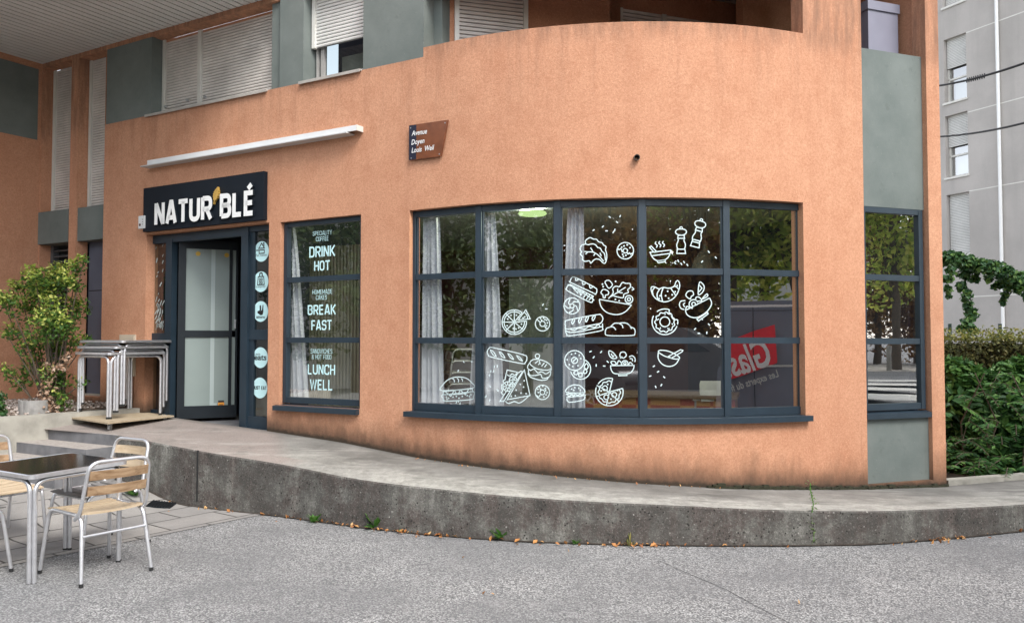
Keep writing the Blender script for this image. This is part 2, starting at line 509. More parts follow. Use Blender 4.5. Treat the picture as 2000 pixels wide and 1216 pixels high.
M = dict(
    stucco=make_stucco(), asphalt=make_asphalt(), paving=make_paving(), kerb=make_kerb(), walk=make_walk(), panel=make_panel(), greywall=make_greywall(),
    glass=make_glass('window_glass'), doorglass=make_glass('door_glass', (.6, .66, .64), .3), checker=make_checker(),
    frame=plain('blue_grey_aluminium', (.017, .031, .045), .42, 0, .12, 6), darkframe=plain('dark_aluminium', (.006, .010, .014), .5, 0, .12, 6, 0, .3),
    frost=plain('frosted_film', (.22, .265, .25), .35, 0, .05, 2), frostlite=plain('pale_strip', (.36, .42, .41), .4, 0, .05, 2),
    shutter=plain('shutter_grey', (.66, .62, .58), .55, 0, .16, 3), shutterlite=plain('shutter_white', (.66, .66, .63), .5, 0, .08, 3),
    pvc=plain('white_frame', (.66, .65, .60), .45, 0, .06, 4), metal=plain('galvanised', (.42, .43, .43), .45, .6, .12, 12),
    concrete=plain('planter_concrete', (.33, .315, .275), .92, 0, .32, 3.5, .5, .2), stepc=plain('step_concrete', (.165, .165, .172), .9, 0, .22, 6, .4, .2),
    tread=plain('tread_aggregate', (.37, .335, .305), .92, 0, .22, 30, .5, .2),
    signdark=plain('sign_board', (.007, .011, .017), .6, 0, .1, 4, 0, .2), white=plain('white_plastic', (.80, .81, .80), .4, 0, .03, 5), gold=plain('gold_letter', (.52, .32, .07), .4, .2, .2, 60),
    mint=plain('mint_vinyl', (.58, .86, .88), .5, 0, .03, 8), vinyl=plain('white_vinyl', (.60, .72, .72), .5, 0, .03, 8), black=plain('black_print', (.012, .012, .013), .5, 0, .1, 8),
    alu=plain('aluminium_tube', (.74, .74, .76), .36, .85, .08, 20), rubber=plain('rubber', (.015, .015, .015), .7, 0, .1, 9),
    tabletop=plain('black_table_top', (.016, .016, .016), .12, 0, .2, 20), tableedge=plain('table_edge_brown', (.06, .04, .033), .3, 0, .2, 9),
    wood=make_wood('chair_slat', (.42, .31, .20), (.58, .47, .33)), backwood=make_wood('back_slat', (.20, .115, .058), (.45, .31, .19)), greywood=make_wood('grey_slat', (.165, .155, .15), (.26, .25, .24)), ply=make_wood('plywood', (.33, .26, .17), (.46, .38, .27), .8),
    beige=plain('beige_cover', (.52, .45, .35), .5, 0, .05, 6), sillgrey=plain('sill_stone', (.40, .375, .34), .7, 0, .12, 8), gap=plain('shutter_gap', (.16, .155, .15), .8), soffit=plain('soffit_metal', (.62, .62, .60), .5, 0, .08, 1.2),
    darkvoid=plain('dark_gap', (.02, .02, .02), .9), doorblue=plain('slate_door', (.085, .10, .135), .5, 0, .1, 4),
    street=plain('sign_brown', (.17, .055, .022), .22, 0, .2, 10), navy=plain('sign_navy', (.012, .013, .03), .3, 0, .1, 8),
    curtain=plain('curtain_cloth', (.86, .87, .92), .9, 0, .08, 20), red=plain('red_wall', (.085, .018, .018), .7, 0, .12, 2), ceilp=plain('shop_ceiling', (.52, .53, .45), .8, 0, .04, 2),
    shopfloor=plain('shop_floor', (.28, .28, .28), .4, 0, .15, 6), darkwall=plain('dark_wall', (.03, .035, .06), .6, 0, .1, 2), offwhite=plain('off_white', (.55, .57, .53), .6, 0, .06, 3),
    brownwood=make_wood('counter_wood', (.12, .07, .035), (.2, .125, .06)), slatb=plain('beige_slats', (.42, .40, .27), .6, 0, .12, 12),
    cabinet=plain('lilac_cabinet', (.23, .23, .29), .45, 0, .06, 4), downpipe=plain('zinc_pipe', (.42, .42, .47), .4, .3, .1, 5),
    bark=plain('bark', (.10, .075, .052), .9, 0, .3, 20, .6), gravelm=None, lamp=emit('lamp_glow', (.72, 1.0, .42), .5), lampdark=plain('lamp_case', (.05, .045, .03), .4),
    leaf_shrub=make_leaf('shrub_leaf', (.035, .095, .018), (.085, .18, .03), (.15, .25, .045)), leaf_tip=make_leaf('young_leaf', (.22, .33, .05), (.42, .50, .09), (.65, .64, .2)),
    leaf_dry=make_leaf('dry_leaf', (.30, .17, .10), (.50, .34, .24), (.6, .48, .38), .15), leaf_dark=make_leaf('dark_leaf', (.02, .06, .02), (.05, .135, .035), (.13, .25, .055)),
    leaf_vine=make_leaf('vine_leaf', (.025, .075, .03), (.055, .13, .04), (.13, .22, .05)), leaf_hedge=make_leaf('hedge_leaf', (.06, .075, .022), (.115, .125, .04), (.2, .185, .065), .2),
    leaf_hedgetop=make_leaf('hedge_tip', (.10, .12, .025), (.19, .20, .04), (.27, .23, .06)), leaf_tree=make_leaf('tree_leaf', (.20, .30, .05), (.40, .48, .08), (.66, .64, .16), .55),
    leaf_darktree=make_leaf('dark_tree_leaf', (.04, .07, .02), (.07, .11, .03), (.13, .16, .05), .3), leaf_rust=make_leaf('copper_leaf', (.14, .07, .03), (.24, .13, .05), (.34, .22, .08), .5), leaf_fall=make_leaf('fallen_leaf', (.25, .09, .03), (.48, .22, .07), (.55, .36, .16), .05), leaf_weed=make_leaf('weed_leaf', (.06, .17, .03), (.12, .30, .05), (.2, .36, .09)),
    cable=plain('cable', (.012, .012, .013), .6), post=plain('green_post', (.012, .03, .022), .5), moss=plain('moss', (.03, .03, .014), .95, 0, .4, 40, .8),
)
def make_gravel():
    k = N('pale_gravel'); g = k.n('NewGeometry')
    return k.done(k.ramp(g.outputs['Random Per Island'], [(0, (.22, .17, .14)), (.5, (.42, .35, .30)), (1, (.62, .56, .52))]), .85, 0, None, .2)
M['gravelm'] = make_gravel()

# ------------------------------------------------------------------ ramp heights, kerb line
RT = [(S(p, y), z) for p, y, z in ((203, 780, .73), (294, 800, .69), (522, 836, .607), (667, 862, .551), (815, 893, .465), (1000, 917, .414), (1270, 941, .334), (1690, 952, .205), (1850, 945, .17))]
def ramp_z(s):
    if s <= RT[0][0]: return RT[0][1]
    for (a, za), (b, zb) in zip(RT, RT[1:]):
        if s <= b: return za + (zb - za) * (s - a) / (b - a)
    return RT[-1][1]

KT = []
for px, yt, yb in ((385, 880, 990), (550, 907, 1009), (700, 936, 1029), (850, 954, 1045), (1000, 969, 1056), (1150, 979, 1062), (1300, 986, 1065), (1500, 995, 1066), (1700, 998, 1063), (1850, 993, 1052), (2000, 985, 1037), (2150, 973, 1018), (2320, 958, 996)):
    p = on_ground(px, yb)
    KT.append((px, p.x, p.y, at_y(px, yt, p.y).z))
E1 = at_z(226, 849, .60)
KT.insert(0, (226, E1.x, E1.y, .60))

def crom(a, b, c, d, t):
    return .5 * ((2 * b) + (c - a) * t + (2 * a - 5 * b + 4 * c - d) * t * t + (3 * b - a - 3 * c + d) * t ** 3)
KERB = []                                     # (px, x, y, ztop)
for i in range(len(KT) - 1):
    q = [KT[max(0, i - 1)], KT[i], KT[i + 1], KT[min(len(KT) - 1, i + 2)]]
    for j in range(6):
        t = j / 6
        KERB.append(tuple(crom(q[0][c], q[1][c], q[2][c], q[3][c], t) for c in range(4)))
KERB.append(KT[-1])

# ------------------------------------------------------------------ ground, paving, ramp
def axis(lo, a, b, hi, fine):
    v = [lo, lo * .6 + a * .4, lo * .3 + a * .7, lo * .12 + a * .88]
    n = int((b - a) / fine)
    v += [a + (b - a) * i / n for i in range(n + 1)]
    return v + [hi * .12 + b * .88, hi * .3 + b * .7, hi * .6 + b * .4, hi]
m = MB()
xs, ys = axis(-300, -9, 9, 300, .2), axis(-300, -6, 13, 300, .2)
g = [[m.vert((x, y, ground_z(x, y))) for x in xs] for y in ys]
for j in range(len(ys) - 1):
    for i in range(len(xs) - 1):
        m.face((g[j][i], g[j][i + 1], g[j + 1][i + 1], g[j + 1][i]))
struct(obj('ground', m, M['asphalt'], smooth=60), 'pale speckled asphalt ground in front of the concrete ramp')

pa, pb = on_ground(497, 1008), on_ground(0, 1108)
q = Vector((pa.x - pb.x, pa.y - pb.y)).normalized(); qn = Vector((-q.y, q.x))
m = MB(); rows = []
for i in range(26):
    b = i * .25 - .0
    rows.append([m.vert((pb.x + q.x * a + qn.x * b, pb.y + q.y * a + qn.y * b, ground_z(pb.x + q.x * a + qn.x * b, pb.y + q.y * a + qn.y * b) + .005)) for a in [-5 + .25 * k for k in range(40)]])
for r0, r1 in zip(rows, rows[1:]):
    for i in range(39): m.face((r0[i], r0[i + 1], r1[i + 1], r1[i]))
struct(obj('pavement', m, M['paving'], smooth=60), 'grey concrete slab paving under the chairs and table')

S_CORNER = S(1848, 900)
def wall_pt(px):
    """foot of the building opposite a kerb point"""
    w0 = {226: 300, 385: 405, 550: 535, 700: 680, 850: 840}
    if px >= 1850:
        t = (px - 1850) / 470
        c = plan(S_CORNER)[0]
        return Vector((c.x + 2.4 * t, c.y + .9 * t)), S_CORNER, .17
    ks = sorted(w0)
    wp = px
    for a, b in zip(ks, ks[1:]):
        if a <= px <= b: wp = w0[a] + (w0[b] - w0[a]) * (px - a) / (b - a)
    s = S(wp, 850)
    return plan(s)[0], s, ramp_z(s)
m = MB(); rows = []
PL0 = Vector((-5.31, 8.5)); PLD = Vector((.617, .787)).normalized()      # face of the planter wall
E0 = Vector((-5.05, 8.86))
def strip(wp, ws, wz, ep, ez):
    row = []
    for j in range(9):
        t = j / 8
        p = wp.lerp(ep, t)
        row.append(m.vert((p.x, p.y, wz + (ez - wz) * t), (ws, t, 0)))
    rows.append(row)
s275 = S(262, 800)
strip(plan(s275, .05)[0], s275, .70, E0, .60)
p300, s300, z300 = wall_pt(226)
for px, x, y, z in KERB:
    wp, ws, wz = wall_pt(px)
    c = (wp - Vector((x, y))).normalized() * .02
    strip(wp + c, ws, wz, Vector((x, y)) + c, z - .004)
for r0, r1 in zip(rows, rows[1:]):
    for i in range(8): m.face((r0[i], r0[i + 1], r1[i + 1], r1[i]))
struct(fixn(obj('footpath', m, M['walk'], smooth=60, attr=True)), 'worn concrete ramp that climbs along the orange wall to the shop door')

# retaining wall of the ramp
m = MB(); prev = None; edge = []
for k, (px, x, y, z) in enumerate(KERB):
    a = KERB[max(0, k - 1)]; b = KERB[min(len(KERB) - 1, k + 1)]
    t = Vector((b[1] - a[1], b[2] - a[2])).normalized(); nn = Vector((-t.y, t.x))
    wp, ws, wz = wall_pt(px)
    tt = min(.5, .20 / max(.2, (wp - Vector((x, y))).length))
    zi = z + (wz - z) * tt
    zb = ground_z(x, y) - .15
    r = [m.vert((x, y, zb), (ws, 1, 0)), m.vert((x, y, z - .012), (ws, 1, 0)), m.vert((x + nn.x * .012, y + nn.y * .012, z), (ws, .99, 0)), m.vert((x + nn.x * .20, y + nn.y * .20, zi + .003), (ws, 1 - tt, 0)), m.vert((x + nn.x * .20, y + nn.y * .20, zb), (ws, 1 - tt, 0))]
    if prev:
        for i, mi in ((0, 0), (1, 0), (2, 1), (3, 0)): m.face((prev[i], r[i], r[i + 1], prev[i + 1]), mi)
    else: m.face(r, 0)
    prev = r
m.face(prev[::-1], 0)
rw = fixn(obj('retaining_wall', m, [M['kerb'], M['walk']], attr=True))
tag(rw, 'long low dark stained concrete wall curving along the edge of the ramp', 'wall')
kj = min(KERB, key=lambda k: abs(k[0] - 385))
m = MB(); m.box((kj[1], kj[2], kj[3] / 2 + .03), (.016, .012, kj[3] - .05), R(-37)); obj('joint', m, M['darkvoid'], rw)

# steps up to the ramp
st = thing('concrete_steps', 'three shallow grey concrete steps between the planter wall and the ramp', 'steps', (-4.6, 8.3, .3))
e0 = Vector((.866, -.5)); no = Vector((-.5, -.866))
def planter_u(p):      # slide a point along e0 until it meets the planter face
    d = p - PL0
    k = (d.x * PLD.y - d.y * PLD.x) / (e0.x * PLD.y - e0.y * PLD.x)
    return p - e0 * k
eE = Vector((E1.x, E1.y))
for k, (ztop, zbot) in enumerate(((.596, .488), (.488, .38), (.38, .1))):
    a = eE + no * (.31 * k)
    b = planter_u(a)
    ab = (a + e0 * .03) if k == 0 else a
    bk = -no * (.34 if k else .30)
    m = MB()
    P = [Vector((b.x, b.y, 0)), Vector((ab.x, ab.y, 0)), Vector((ab.x + bk.x, ab.y + bk.y, 0)), Vector((b.x + bk.x, b.y + bk.y, 0))]
    bot = [p + Vector((0, 0, zbot - .12)) for p in P]; top = [p + Vector((0, 0, ztop + (.003 if k == 0 else 0))) for p in P]
    idx = [m.vert(p) for p in bot] + [m.vert(p) for p in top]
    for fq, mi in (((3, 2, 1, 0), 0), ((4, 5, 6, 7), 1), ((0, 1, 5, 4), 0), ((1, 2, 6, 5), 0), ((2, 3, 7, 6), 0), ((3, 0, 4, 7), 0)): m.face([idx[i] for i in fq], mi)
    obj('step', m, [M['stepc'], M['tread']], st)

# planter: wall, gravel bed
m = MB()
pend = PL0 + PLD * 1.52; pst = PL0 - PLD * 2.2
pn = Vector((-PLD.y, PLD.x))
m.prism([(pst.x, pst.y, -.1), (pend.x, pend.y, -.1), (pend.x + pn.x * .16, pend.y + pn.y * .16, -.1), (pst.x + pn.x * .16, pst.y + pn.y * .16, -.1)],
        [(pst.x, pst.y, .745), (pend.x, pend.y, .758), (pend.x + pn.x * .16, pend.y + pn.y * .16, .758), (pst.x + pn.x * .16, pst.y + pn.y * .16, .745)])
pw = tag(obj('planter_wall', m, M['concrete']), 'straight pale concrete planter wall left of the steps', 'wall')
jp = PL0 - PLD * .02
m = MB(); m.box((jp.x + .002, jp.y, .45), (.012, .012, .55), R(52)); obj('joint', m, M['darkvoid'], pw)
m = MB(); rows = []
for i in range(15):
    a = PL0 - PLD * 2.2 + PLD * (3.72 * i / 14) + pn * .155
    row = []
    for j in range(15):
        p = a + pn * (2.6 * j / 14)
        row.append(m.vert((p.x, p.y, .735 + .05 * sstep(8.6, 10.2, p.y) + .015 * noise.noise(Vector((p.x * 3, p.y * 3, 0))))))
    rows.append(row)
for r0, r1 in zip(rows, rows[1:]):
    for i in range(14): m.face((r0[i], r0[i + 1], r1[i + 1], r1[i]))
struct(fixn(obj('planter_soil', m, plain('soil', (.16, .12, .09), .95, 0, .4, 12, .6), smooth=60)))
m = MB()
for _ in range(2600):
    p = PL0 - PLD * 2.1 + PLD * rnd.uniform(0, 3.6) + pn * rnd.uniform(.18, 2.2)
    r = rnd.uniform(.009, .02); z = .74 + .05 * sstep(8.6, 10.2, p.y) + .012
    a = rnd.uniform(0, 6.28)
    v = [m.vert((p.x + math.cos(a + k * 2.09) * r * 1.2, p.y + math.sin(a + k * 2.09) * r, z - .006)) for k in range(3)] + [m.vert((p.x + math.cos(a + 1 + k * 2.09) * r * .8, p.y + math.sin(a + 1 + k * 2.09) * r * .7, z + r * .7)) for k in range(3)]
    m.face(v[3:]); 
    for k in range(3):
        m.face((v[k], v[(k + 1) % 3], v[3 + k])); m.face((v[(k + 1) % 3], v[3 + (k + 1) % 3], v[3 + k]))
stuff(obj('gravel', m, M['gravelm']), 'pale pink gravel filling the raised planter', 'gravel')

# ------------------------------------------------------------------ the orange building
B = thing('corner_building', 'orange stucco corner building with a curved shop front and grey green panels', 'building', (0, 8, 0))
ZT, ZL, ZC = 4.31, 4.22, 5.16
sW = S(79, 300)
h1 = (sW + .02, S(137, 300)); h2 = (S(151, 300), S(204, 300))
sd0, sd1 = S(284, 600), S(524, 600)
sw0, sw1 = S(546, 600), S(704, 600)
sb0, sb1 = S(799, 600), S(1571, 600)
sr0, sr1 = S(1690, 600), S(1817, 600)
sg0, sg1 = S(206, 230), S(827, 90)
sp0 = S(1568, 30)
HOLES = [(h1[0], h1[1], .86, ZC), (h2[0], h2[1], .86, ZC), (sd0, sd1, -1, 2.80), (sw0, sw1, .885, 2.79), (sb0, sb1, .885, 2.78), (sr0, sr1, .24, 9)]
def filled(s, z):
    for a, b, c, d in HOLES:
        if a < s < b and c < z < d: return False
    if s < sg0: return z < 5.6
    if s < sg1: return z < ZL or ZC < z < 5.6
    if s < sp0: return z < ZT
    return z < 6.5
zv = sorted({-.2, .86, .885, .24, 2.78, 2.79, 2.80, ZL, ZT, ZC, 5.6, 6.5})
sv = {sW, sg0, sg1, sp0, S_CORNER}
for h in HOLES: sv |= {h[0], h[1]}
n = 44
sv |= {ARC * i / n for i in range(n + 1)} | {sW + (0 - sW) * i / 14 for i in range(15)}
sv = sorted(s for s in sv if sW <= s <= S_CORNER)
sv = [s for i, s in enumerate(sv) if i == 0 or s - sv[i - 1] > 1e-4]
TH = .16
m = MB(); vid = {}
def wv(i, j, k):
    if (i, j, k) not in vid:
        p = plan(sv[i], k * TH)[0]
        vid[(i, j, k)] = m.vert((p.x, p.y, zv[j]), (sv[i], zv[j] - ramp_z(sv[i]), zv[j]))
    return vid[(i, j, k)]
F = lambda i, j: 0 <= i < len(sv) - 1 and 0 <= j < len(zv) - 1 and filled((sv[i] + sv[i + 1]) / 2, (zv[j] + zv[j + 1]) / 2)
for i in range(len(sv) - 1):
    for j in range(len(zv) - 1):
        if not F(i, j): continue
        m.face((wv(i, j, 0), wv(i + 1, j, 0), wv(i + 1, j + 1, 0), wv(i, j + 1, 0)))
        m.face((wv(i, j, 1), wv(i, j + 1, 1), wv(i + 1, j + 1, 1), wv(i + 1, j, 1)))
        if not F(i - 1, j): m.face((wv(i, j, 0), wv(i, j + 1, 0), wv(i, j + 1, 1), wv(i, j, 1)))
        if not F(i + 1, j): m.face((wv(i + 1, j, 0), wv(i + 1, j, 1), wv(i + 1, j + 1, 1), wv(i + 1, j + 1, 0)))
        if not F(i, j - 1): m.face((wv(i, j, 0), wv(i, j, 1), wv(i + 1, j, 1), wv(i + 1, j, 0)))
        if not F(i, j + 1): m.face((wv(i, j + 1, 0), wv(i + 1, j + 1, 0), wv(i + 1, j + 1, 1), wv(i, j + 1, 1)))
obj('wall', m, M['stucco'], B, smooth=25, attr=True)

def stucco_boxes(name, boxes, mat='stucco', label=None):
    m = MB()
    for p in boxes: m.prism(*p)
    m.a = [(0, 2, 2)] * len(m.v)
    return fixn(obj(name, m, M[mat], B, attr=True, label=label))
def pr(pts, z0, z1): return ([(x, y, z0) for x, y in pts], [(x, y, z1) for x, y in pts])

# wing wall on the far left, running out towards the street
pW, uW, nW = plan(sW)
wq = [pW + uW * .0 + nW * 0, pW + nW * 1.7, pW + nW * 1.7 - uW * .3, pW - nW * .2 - uW * .3, pW - nW * .2]
stucco_boxes('wing_wall', [pr([tuple(p) for p in wq], -.2, 12)])  # unseen upper height raised to block sky light from the left
WF = Frame(pW + nW * 1.7, -nW)             # its visible face
m = MB(); u1 = WF.hit(74, 200)[0]
m.fbox(WF, 0.05, u1, 4.19, 5.13, -.02, .006)
obj('wall_panel', m, M['panel'], B)
# soffit of the overhang above the door
m = MB()
s_e = S(545, 30)
ov = 3.2  # unseen outer part deepened to shade the left of the front
a = plan(sW)[0]; b = plan(s_e)[0]; n0 = FLAT.n
m.prism(*pr([tuple(a - n0 * .02), tuple(b - n0 * .02), tuple(b + n0 * ov), tuple(a + n0 * ov)], 5.235, 5.45))
obj('soffit_backing', m, M['gap'], B); m = MB()
L = (b - a).length; k = 0.0
while k < L - .1:               # metal strips across the overhang
    p0 = a + FLAT.u * (k + .006); p1 = a + FLAT.u * (k + .092)
    m.prism(*pr([tuple(p0 + n0 * .004), tuple(p1 + n0 * .004), tuple(p1 + n0 * (ov - .02)), tuple(p0 + n0 * (ov - .02))], 5.212, 5.2352))
    k += .106
sf = fixn(obj('soffit', m, M['soffit'], B))
m = MB(); m.prism(*pr([tuple(a + n0 * ov), tuple(b + n0 * ov), tuple(b + n0 * (ov + .04)), tuple(a + n0 * (ov + .04))], 5.2, 5.6)); fixn(obj('fascia', m, M['beige'], sf))
# upper storey over the overhang (keeps the sky out of the soffit)
stucco_boxes('upper_wall', [pr([tuple(a + n0 * ov * .98), tuple(b + n0 * ov * .98), tuple(b - n0 * .1), tuple(a - n0 * .1)], 5.46, 12)])

# grey green panels between the upper windows
gp = [(S(207, 230), S(295, 200)), (S(546, 120), S(592, 120)), (S(709, 100), S(827, 90))]
for a_, b_ in gp:
    m = MB(); m.wbox(a_, b_, ZL - .0, ZC - .001, .002, .30); obj('wall_panel', m, M['panel'], B)
m = MB(); m.wbox(S(526, 120), S(546, 120) - .001, ZL, ZC - .001, .035, .30); obj('wall_panel', m, M['panel'], B)
m = MB(); m.wbox(S(827, 90) + .001, S(843, 80), ZT - .2, ZC - .001, .17, .40); obj('wall_panel', m, M['panel'], B)

def shutter(F, u0, u1, z0, z1, o, mat, pitch=.034, frame=True, split=(), gap=None, parent=None):
    """roller shutter: one mesh of curved slats with guide rails"""
    m = MB(); z = z0
    while z < z1 - .002:
        zt = min(z + pitch, z1); zg = z + (zt - z) * .24  # lower strip of each slat coloured dark to paint the groove shade
        for (za, oa), (zb, ob), mi in (((z, o - .014), (zg, o - .014), 1), ((zg, o - .014), (zg + .001, o - .003), 0), ((zg + .001, o - .003), (z + (zt - z) * .6, o), 0), ((z + (zt - z) * .6, o), (zt, o - .003), 0), ((zt, o - .003), (zt + .0005, o - .014), 0)):
            m.poly([F.pt(u0, za, oa), F.pt(u1, za, oa), F.pt(u1, zb, ob), F.pt(u0, zb, ob)], mi)
        z += pitch
    m.fbox(F, u0, u1, z0, z1, o - .02, o - .016, 1)
    sh = obj('roller_shutter', m, [M[mat], M['gap']], parent or B)
    if frame:
        for ua_, ub_ in ((u0 - .045, u0 - .001), (u1 + .001, u1 + .045)):
            m = MB(); m.fbox(F, ua_, ub_, z0, z1, o - .03, o + .02); obj('guide_rail', m, M['pvc'], sh)
    return sh

RD = -.16
# tall shuttered strips on the left, grey spandrels, louvre and service door below
for (a_, b_) in (h1, h2):
    shutter(FLAT, a_ + .05, b_ - .01, 3.235, ZC - .002, RD, 'shutter', .033)
    m = MB(); m.fbox(FLAT, a_ - .02 if a_ == h1[0] else a_ + .001, b_ - .001, 2.81, 3.233, -.30, .012 if a_ == h1[0] else -.02); 
    m.v = m.v; obj('wall_panel', m, M['panel'], B)
m = MB(); m.fbox(FLAT, h1[0] + .001, h1[1] - .001, .86, 2.808, -.26, -.24)
lv = obj('louvre', m, M['darkvoid'], B)
m = MB()
z = 1.0
while z < 2.78:
    m.hexa([FLAT.pt(h1[0] + .06, z, -.16), FLAT.pt(h1[1] - .002, z, -.16), FLAT.pt(h1[1] - .002, z + .03, -.235), FLAT.pt(h1[0] + .06, z + .03, -.235), FLAT.pt(h1[0] + .06, z + .012, -.155), FLAT.pt(h1[1] - .002, z + .012, -.155), FLAT.pt(h1[1] - .002, z + .042, -.23), FLAT.pt(h1[0] + .06, z + .042, -.23)])
    z += .075
m.fbox(FLAT, h1[0] + .002, h1[0] + .06, .86, 2.806, -.235, -.15)
obj('louvre_blades', m, plain('louvre_grey', (.10, .10, .105), .5), lv)
m = MB(); u0d, u1d = h2[0] + .03, h2[1] - .002
m.fbox(FLAT, u0d, u1d, .88, 2.808, -.24, -.165)
sdr = obj('service_door', m, M['doorblue'], B)
for zz in (1.42, 2.18):
    m = MB(); m.fbox(FLAT, u0d + .01, u1d, zz, zz + .012, -.166, -.1635); obj('door_joint', m, M['darkvoid'], sdr)
m = MB(); m.fbox(FLAT, sW - .1, sd0 - .08, .3, 5.3, -2.2, -.31); obj('inner_mass', m, M['darkwall'], B)
m = MB(); m.fbox(FLAT, h2[0] + .01, h2[1] - .01, .7, .882, -.25, -.12); obj('threshold', m, M['concrete'], sdr)

# first floor windows of the flat front
def sill(F, u0, u1, z, o0, o1, parent=None, mat='sillgrey'):
    m = MB()
    m.hexa([F.pt(u0, z - .012, o1), F.pt(u1, z - .012, o1), F.pt(u1, z + .02, o0), F.pt(u0, z + .02, o0), F.pt(u0, z + .006, o1), F.pt(u1, z + .006, o1), F.pt(u1, z + .035, o0), F.pt(u0, z + .035, o0)])
    m.fbox(F, u0, u1, z - .022, z - .0125, o1 - .01, o1)
    return obj('window_sill', m, M[mat], parent or B)
wa, wb = S(295, 150), S(526, 120)
wmid = FLAT.hit(392, 130, RD)[0]
w1 = shutter(FLAT, wa + .06, wmid - .03, ZL + .03, ZC - .002, RD, 'shutter')
m = MB(); m.fbox(FLAT, wmid - .028, wmid + .028, ZL + .045, ZC - .003, RD - .03, RD + .025); obj('mullion', m, M['pvc'], w1)
sill(FLAT, wa - .07, wb - .02, ZL, RD - .03, .03, w1)
m = MB(); m.fbox(FLAT, wa + .01, wb + .2, ZC - .03, ZC - .0015, RD - .1, RD + .0); m.a = [(0, 2, 2)] * len(m.v)
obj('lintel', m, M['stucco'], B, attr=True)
w2 = shutter(FLAT, wmid + .03, wb - .004, ZL + .03, ZC - .002, RD, 'shutter', frame=False)
for px, py in ((368, 196), (402, 190), (326, 209)):
    m = MB(); u, z = FLAT.hit(px, py, RD); m.fbox(FLAT, u - .012, u + .012, z - .012, z + .012, RD - .01, RD + .03); obj('stop', m, M['metal'], w1)
va, vb = S(592, 100), S(709, 90)
zs = FLAT.hit(660, 88, RD)[1]
uwin = FLAT.hit(618, 80, RD)[0]
m = MB()
m.fbox(FLAT, uwin, vb, ZL + .03, ZL + .085, RD - .06, RD); m.fbox(FLAT, uwin, uwin + .02, ZL + .08, ZC, RD - .06, RD); m.fbox(FLAT, uwin + .055, uwin + .1, ZL + .086, ZC, RD - .055, RD - .01)
uw = obj('upper_window', m, plain('window_grey', (.36, .35, .33), .5), B)
m = MB(); m.poly([FLAT.pt(uwin + .02, ZL + .08, RD - .04), FLAT.pt(vb, ZL + .08, RD - .04), FLAT.pt(vb, ZC, RD - .04), FLAT.pt(uwin + .02, ZC, RD - .04)])
obj('pane', m, make_glass('dark_pane', (.5, .55, .55), .12), uw)
m = MB(); m.fbox(FLAT, uwin - .1, vb + .1, ZL, ZC, RD - .5, RD - .45); obj('window_backing', m, M['darkwall'], uw)
m = MB(); m.fbox(FLAT, uwin + .25, vb, ZL + .05, ZL + .30, RD - .14, RD - .12); obj('net_curtain', m, M['concrete'], uw)
shutter(FLAT, uwin + .03, vb + .02, zs, ZC, RD + .035, 'shutterlite', .036, parent=uw)
sill(FLAT, S(590, 140) - .02, vb - .015, ZL, RD - .02, .035, uw)

# balcony behind the curved parapet
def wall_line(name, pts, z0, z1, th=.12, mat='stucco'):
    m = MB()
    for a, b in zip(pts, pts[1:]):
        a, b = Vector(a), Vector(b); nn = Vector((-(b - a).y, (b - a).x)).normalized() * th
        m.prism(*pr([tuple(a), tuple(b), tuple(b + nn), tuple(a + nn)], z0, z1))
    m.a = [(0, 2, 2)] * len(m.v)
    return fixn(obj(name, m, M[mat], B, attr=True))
BW0 = plan(S(843, 80), .30)[0]
dirb = Vector((math.cos(R(16)), math.sin(R(16))))
BF = Frame(BW0, dirb)
ub1 = BF.hit(1212, 20)[0]
wall_line('balcony_wall', [tuple(BF.pt(-.3, 0)[:2]), tuple(BF.pt(ub1, 0)[:2]), tuple(BF.pt(ub1, 0, -.9)[:2])], 3.2, 5.3)
shutter(BF, BF.hit(896, 20)[0], BF.hit(1021, 20)[0], 3.4, 5.1, .02, 'shutter', .04)
cpt = at_y(1212, 10, 8.40)
CF = Frame((cpt.x, cpt.y), (math.cos(R(20)), math.sin(R(20))))
wall_line('balcony_wall', [tuple(CF.pt(-.1, 0, -.05)[:2]), tuple(CF.pt(3.1, 0, -.05)[:2])], 3.2, 5.3)
sh3 = shutter(CF, .02, 1.42, 3.4, 5.0, .0, 'shutter', .04)
m = MB(); u = CF.hit(1296, 25)[0]; m.fbox(CF, u - .025, u + .025, 3.4, 5.0, -.01, .02); obj('mullion', m, M['pvc'], sh3)
m = MB()
pc = [plan(s, .17)[0] for s in [sg1 + (S_CORNER - sg1) * i / 20 for i in range(21)]]
bk = [Vector((3.2, 11.2)), Vector((-.5, 11.2))]
m.prism(*pr([tuple(p) for p in pc + bk], 5.27, 5.5)); m.a = [(0, 2, 2)] * len(m.v)
fixn(obj('balcony_ceiling', m, plain('balcony_ceiling', (.33, .30, .28), .8), B))
m = MB(); m.prism(*pr([tuple(p) for p in pc + bk], 3.02, 3.2)); fixn(obj('balcony_floor', m, M['concrete'], B))
m = MB(); m.wbox(sg1 + .01, sp0 - .01, 4.86, 6.5, .0, .165); m.a = [(0, 2, 2)] * len(m.v); obj('balcony_shade_beam', m, M['stucco'], B, attr=True)  # beam added out of view to keep light off the balcony
# recess with the cabinet above the right bay
cq = plan(sr0 + .0, 0)[0]; rin = -plan(ARC + 1)[2]; ru = FLATR.u
wall_line('loggia_wall', [tuple(cq + rin * 1.1 - ru * .5), tuple(cq + rin * 1.1 + ru * 1.2)], 3.2, 6.5)
wall_line('loggia_wall', [tuple(plan(S_CORNER)[0] + rin * 1.3 - ru * .02), tuple(plan(S_CORNER)[0] + rin * .16 - ru * .02)], 3.2, 6.5)
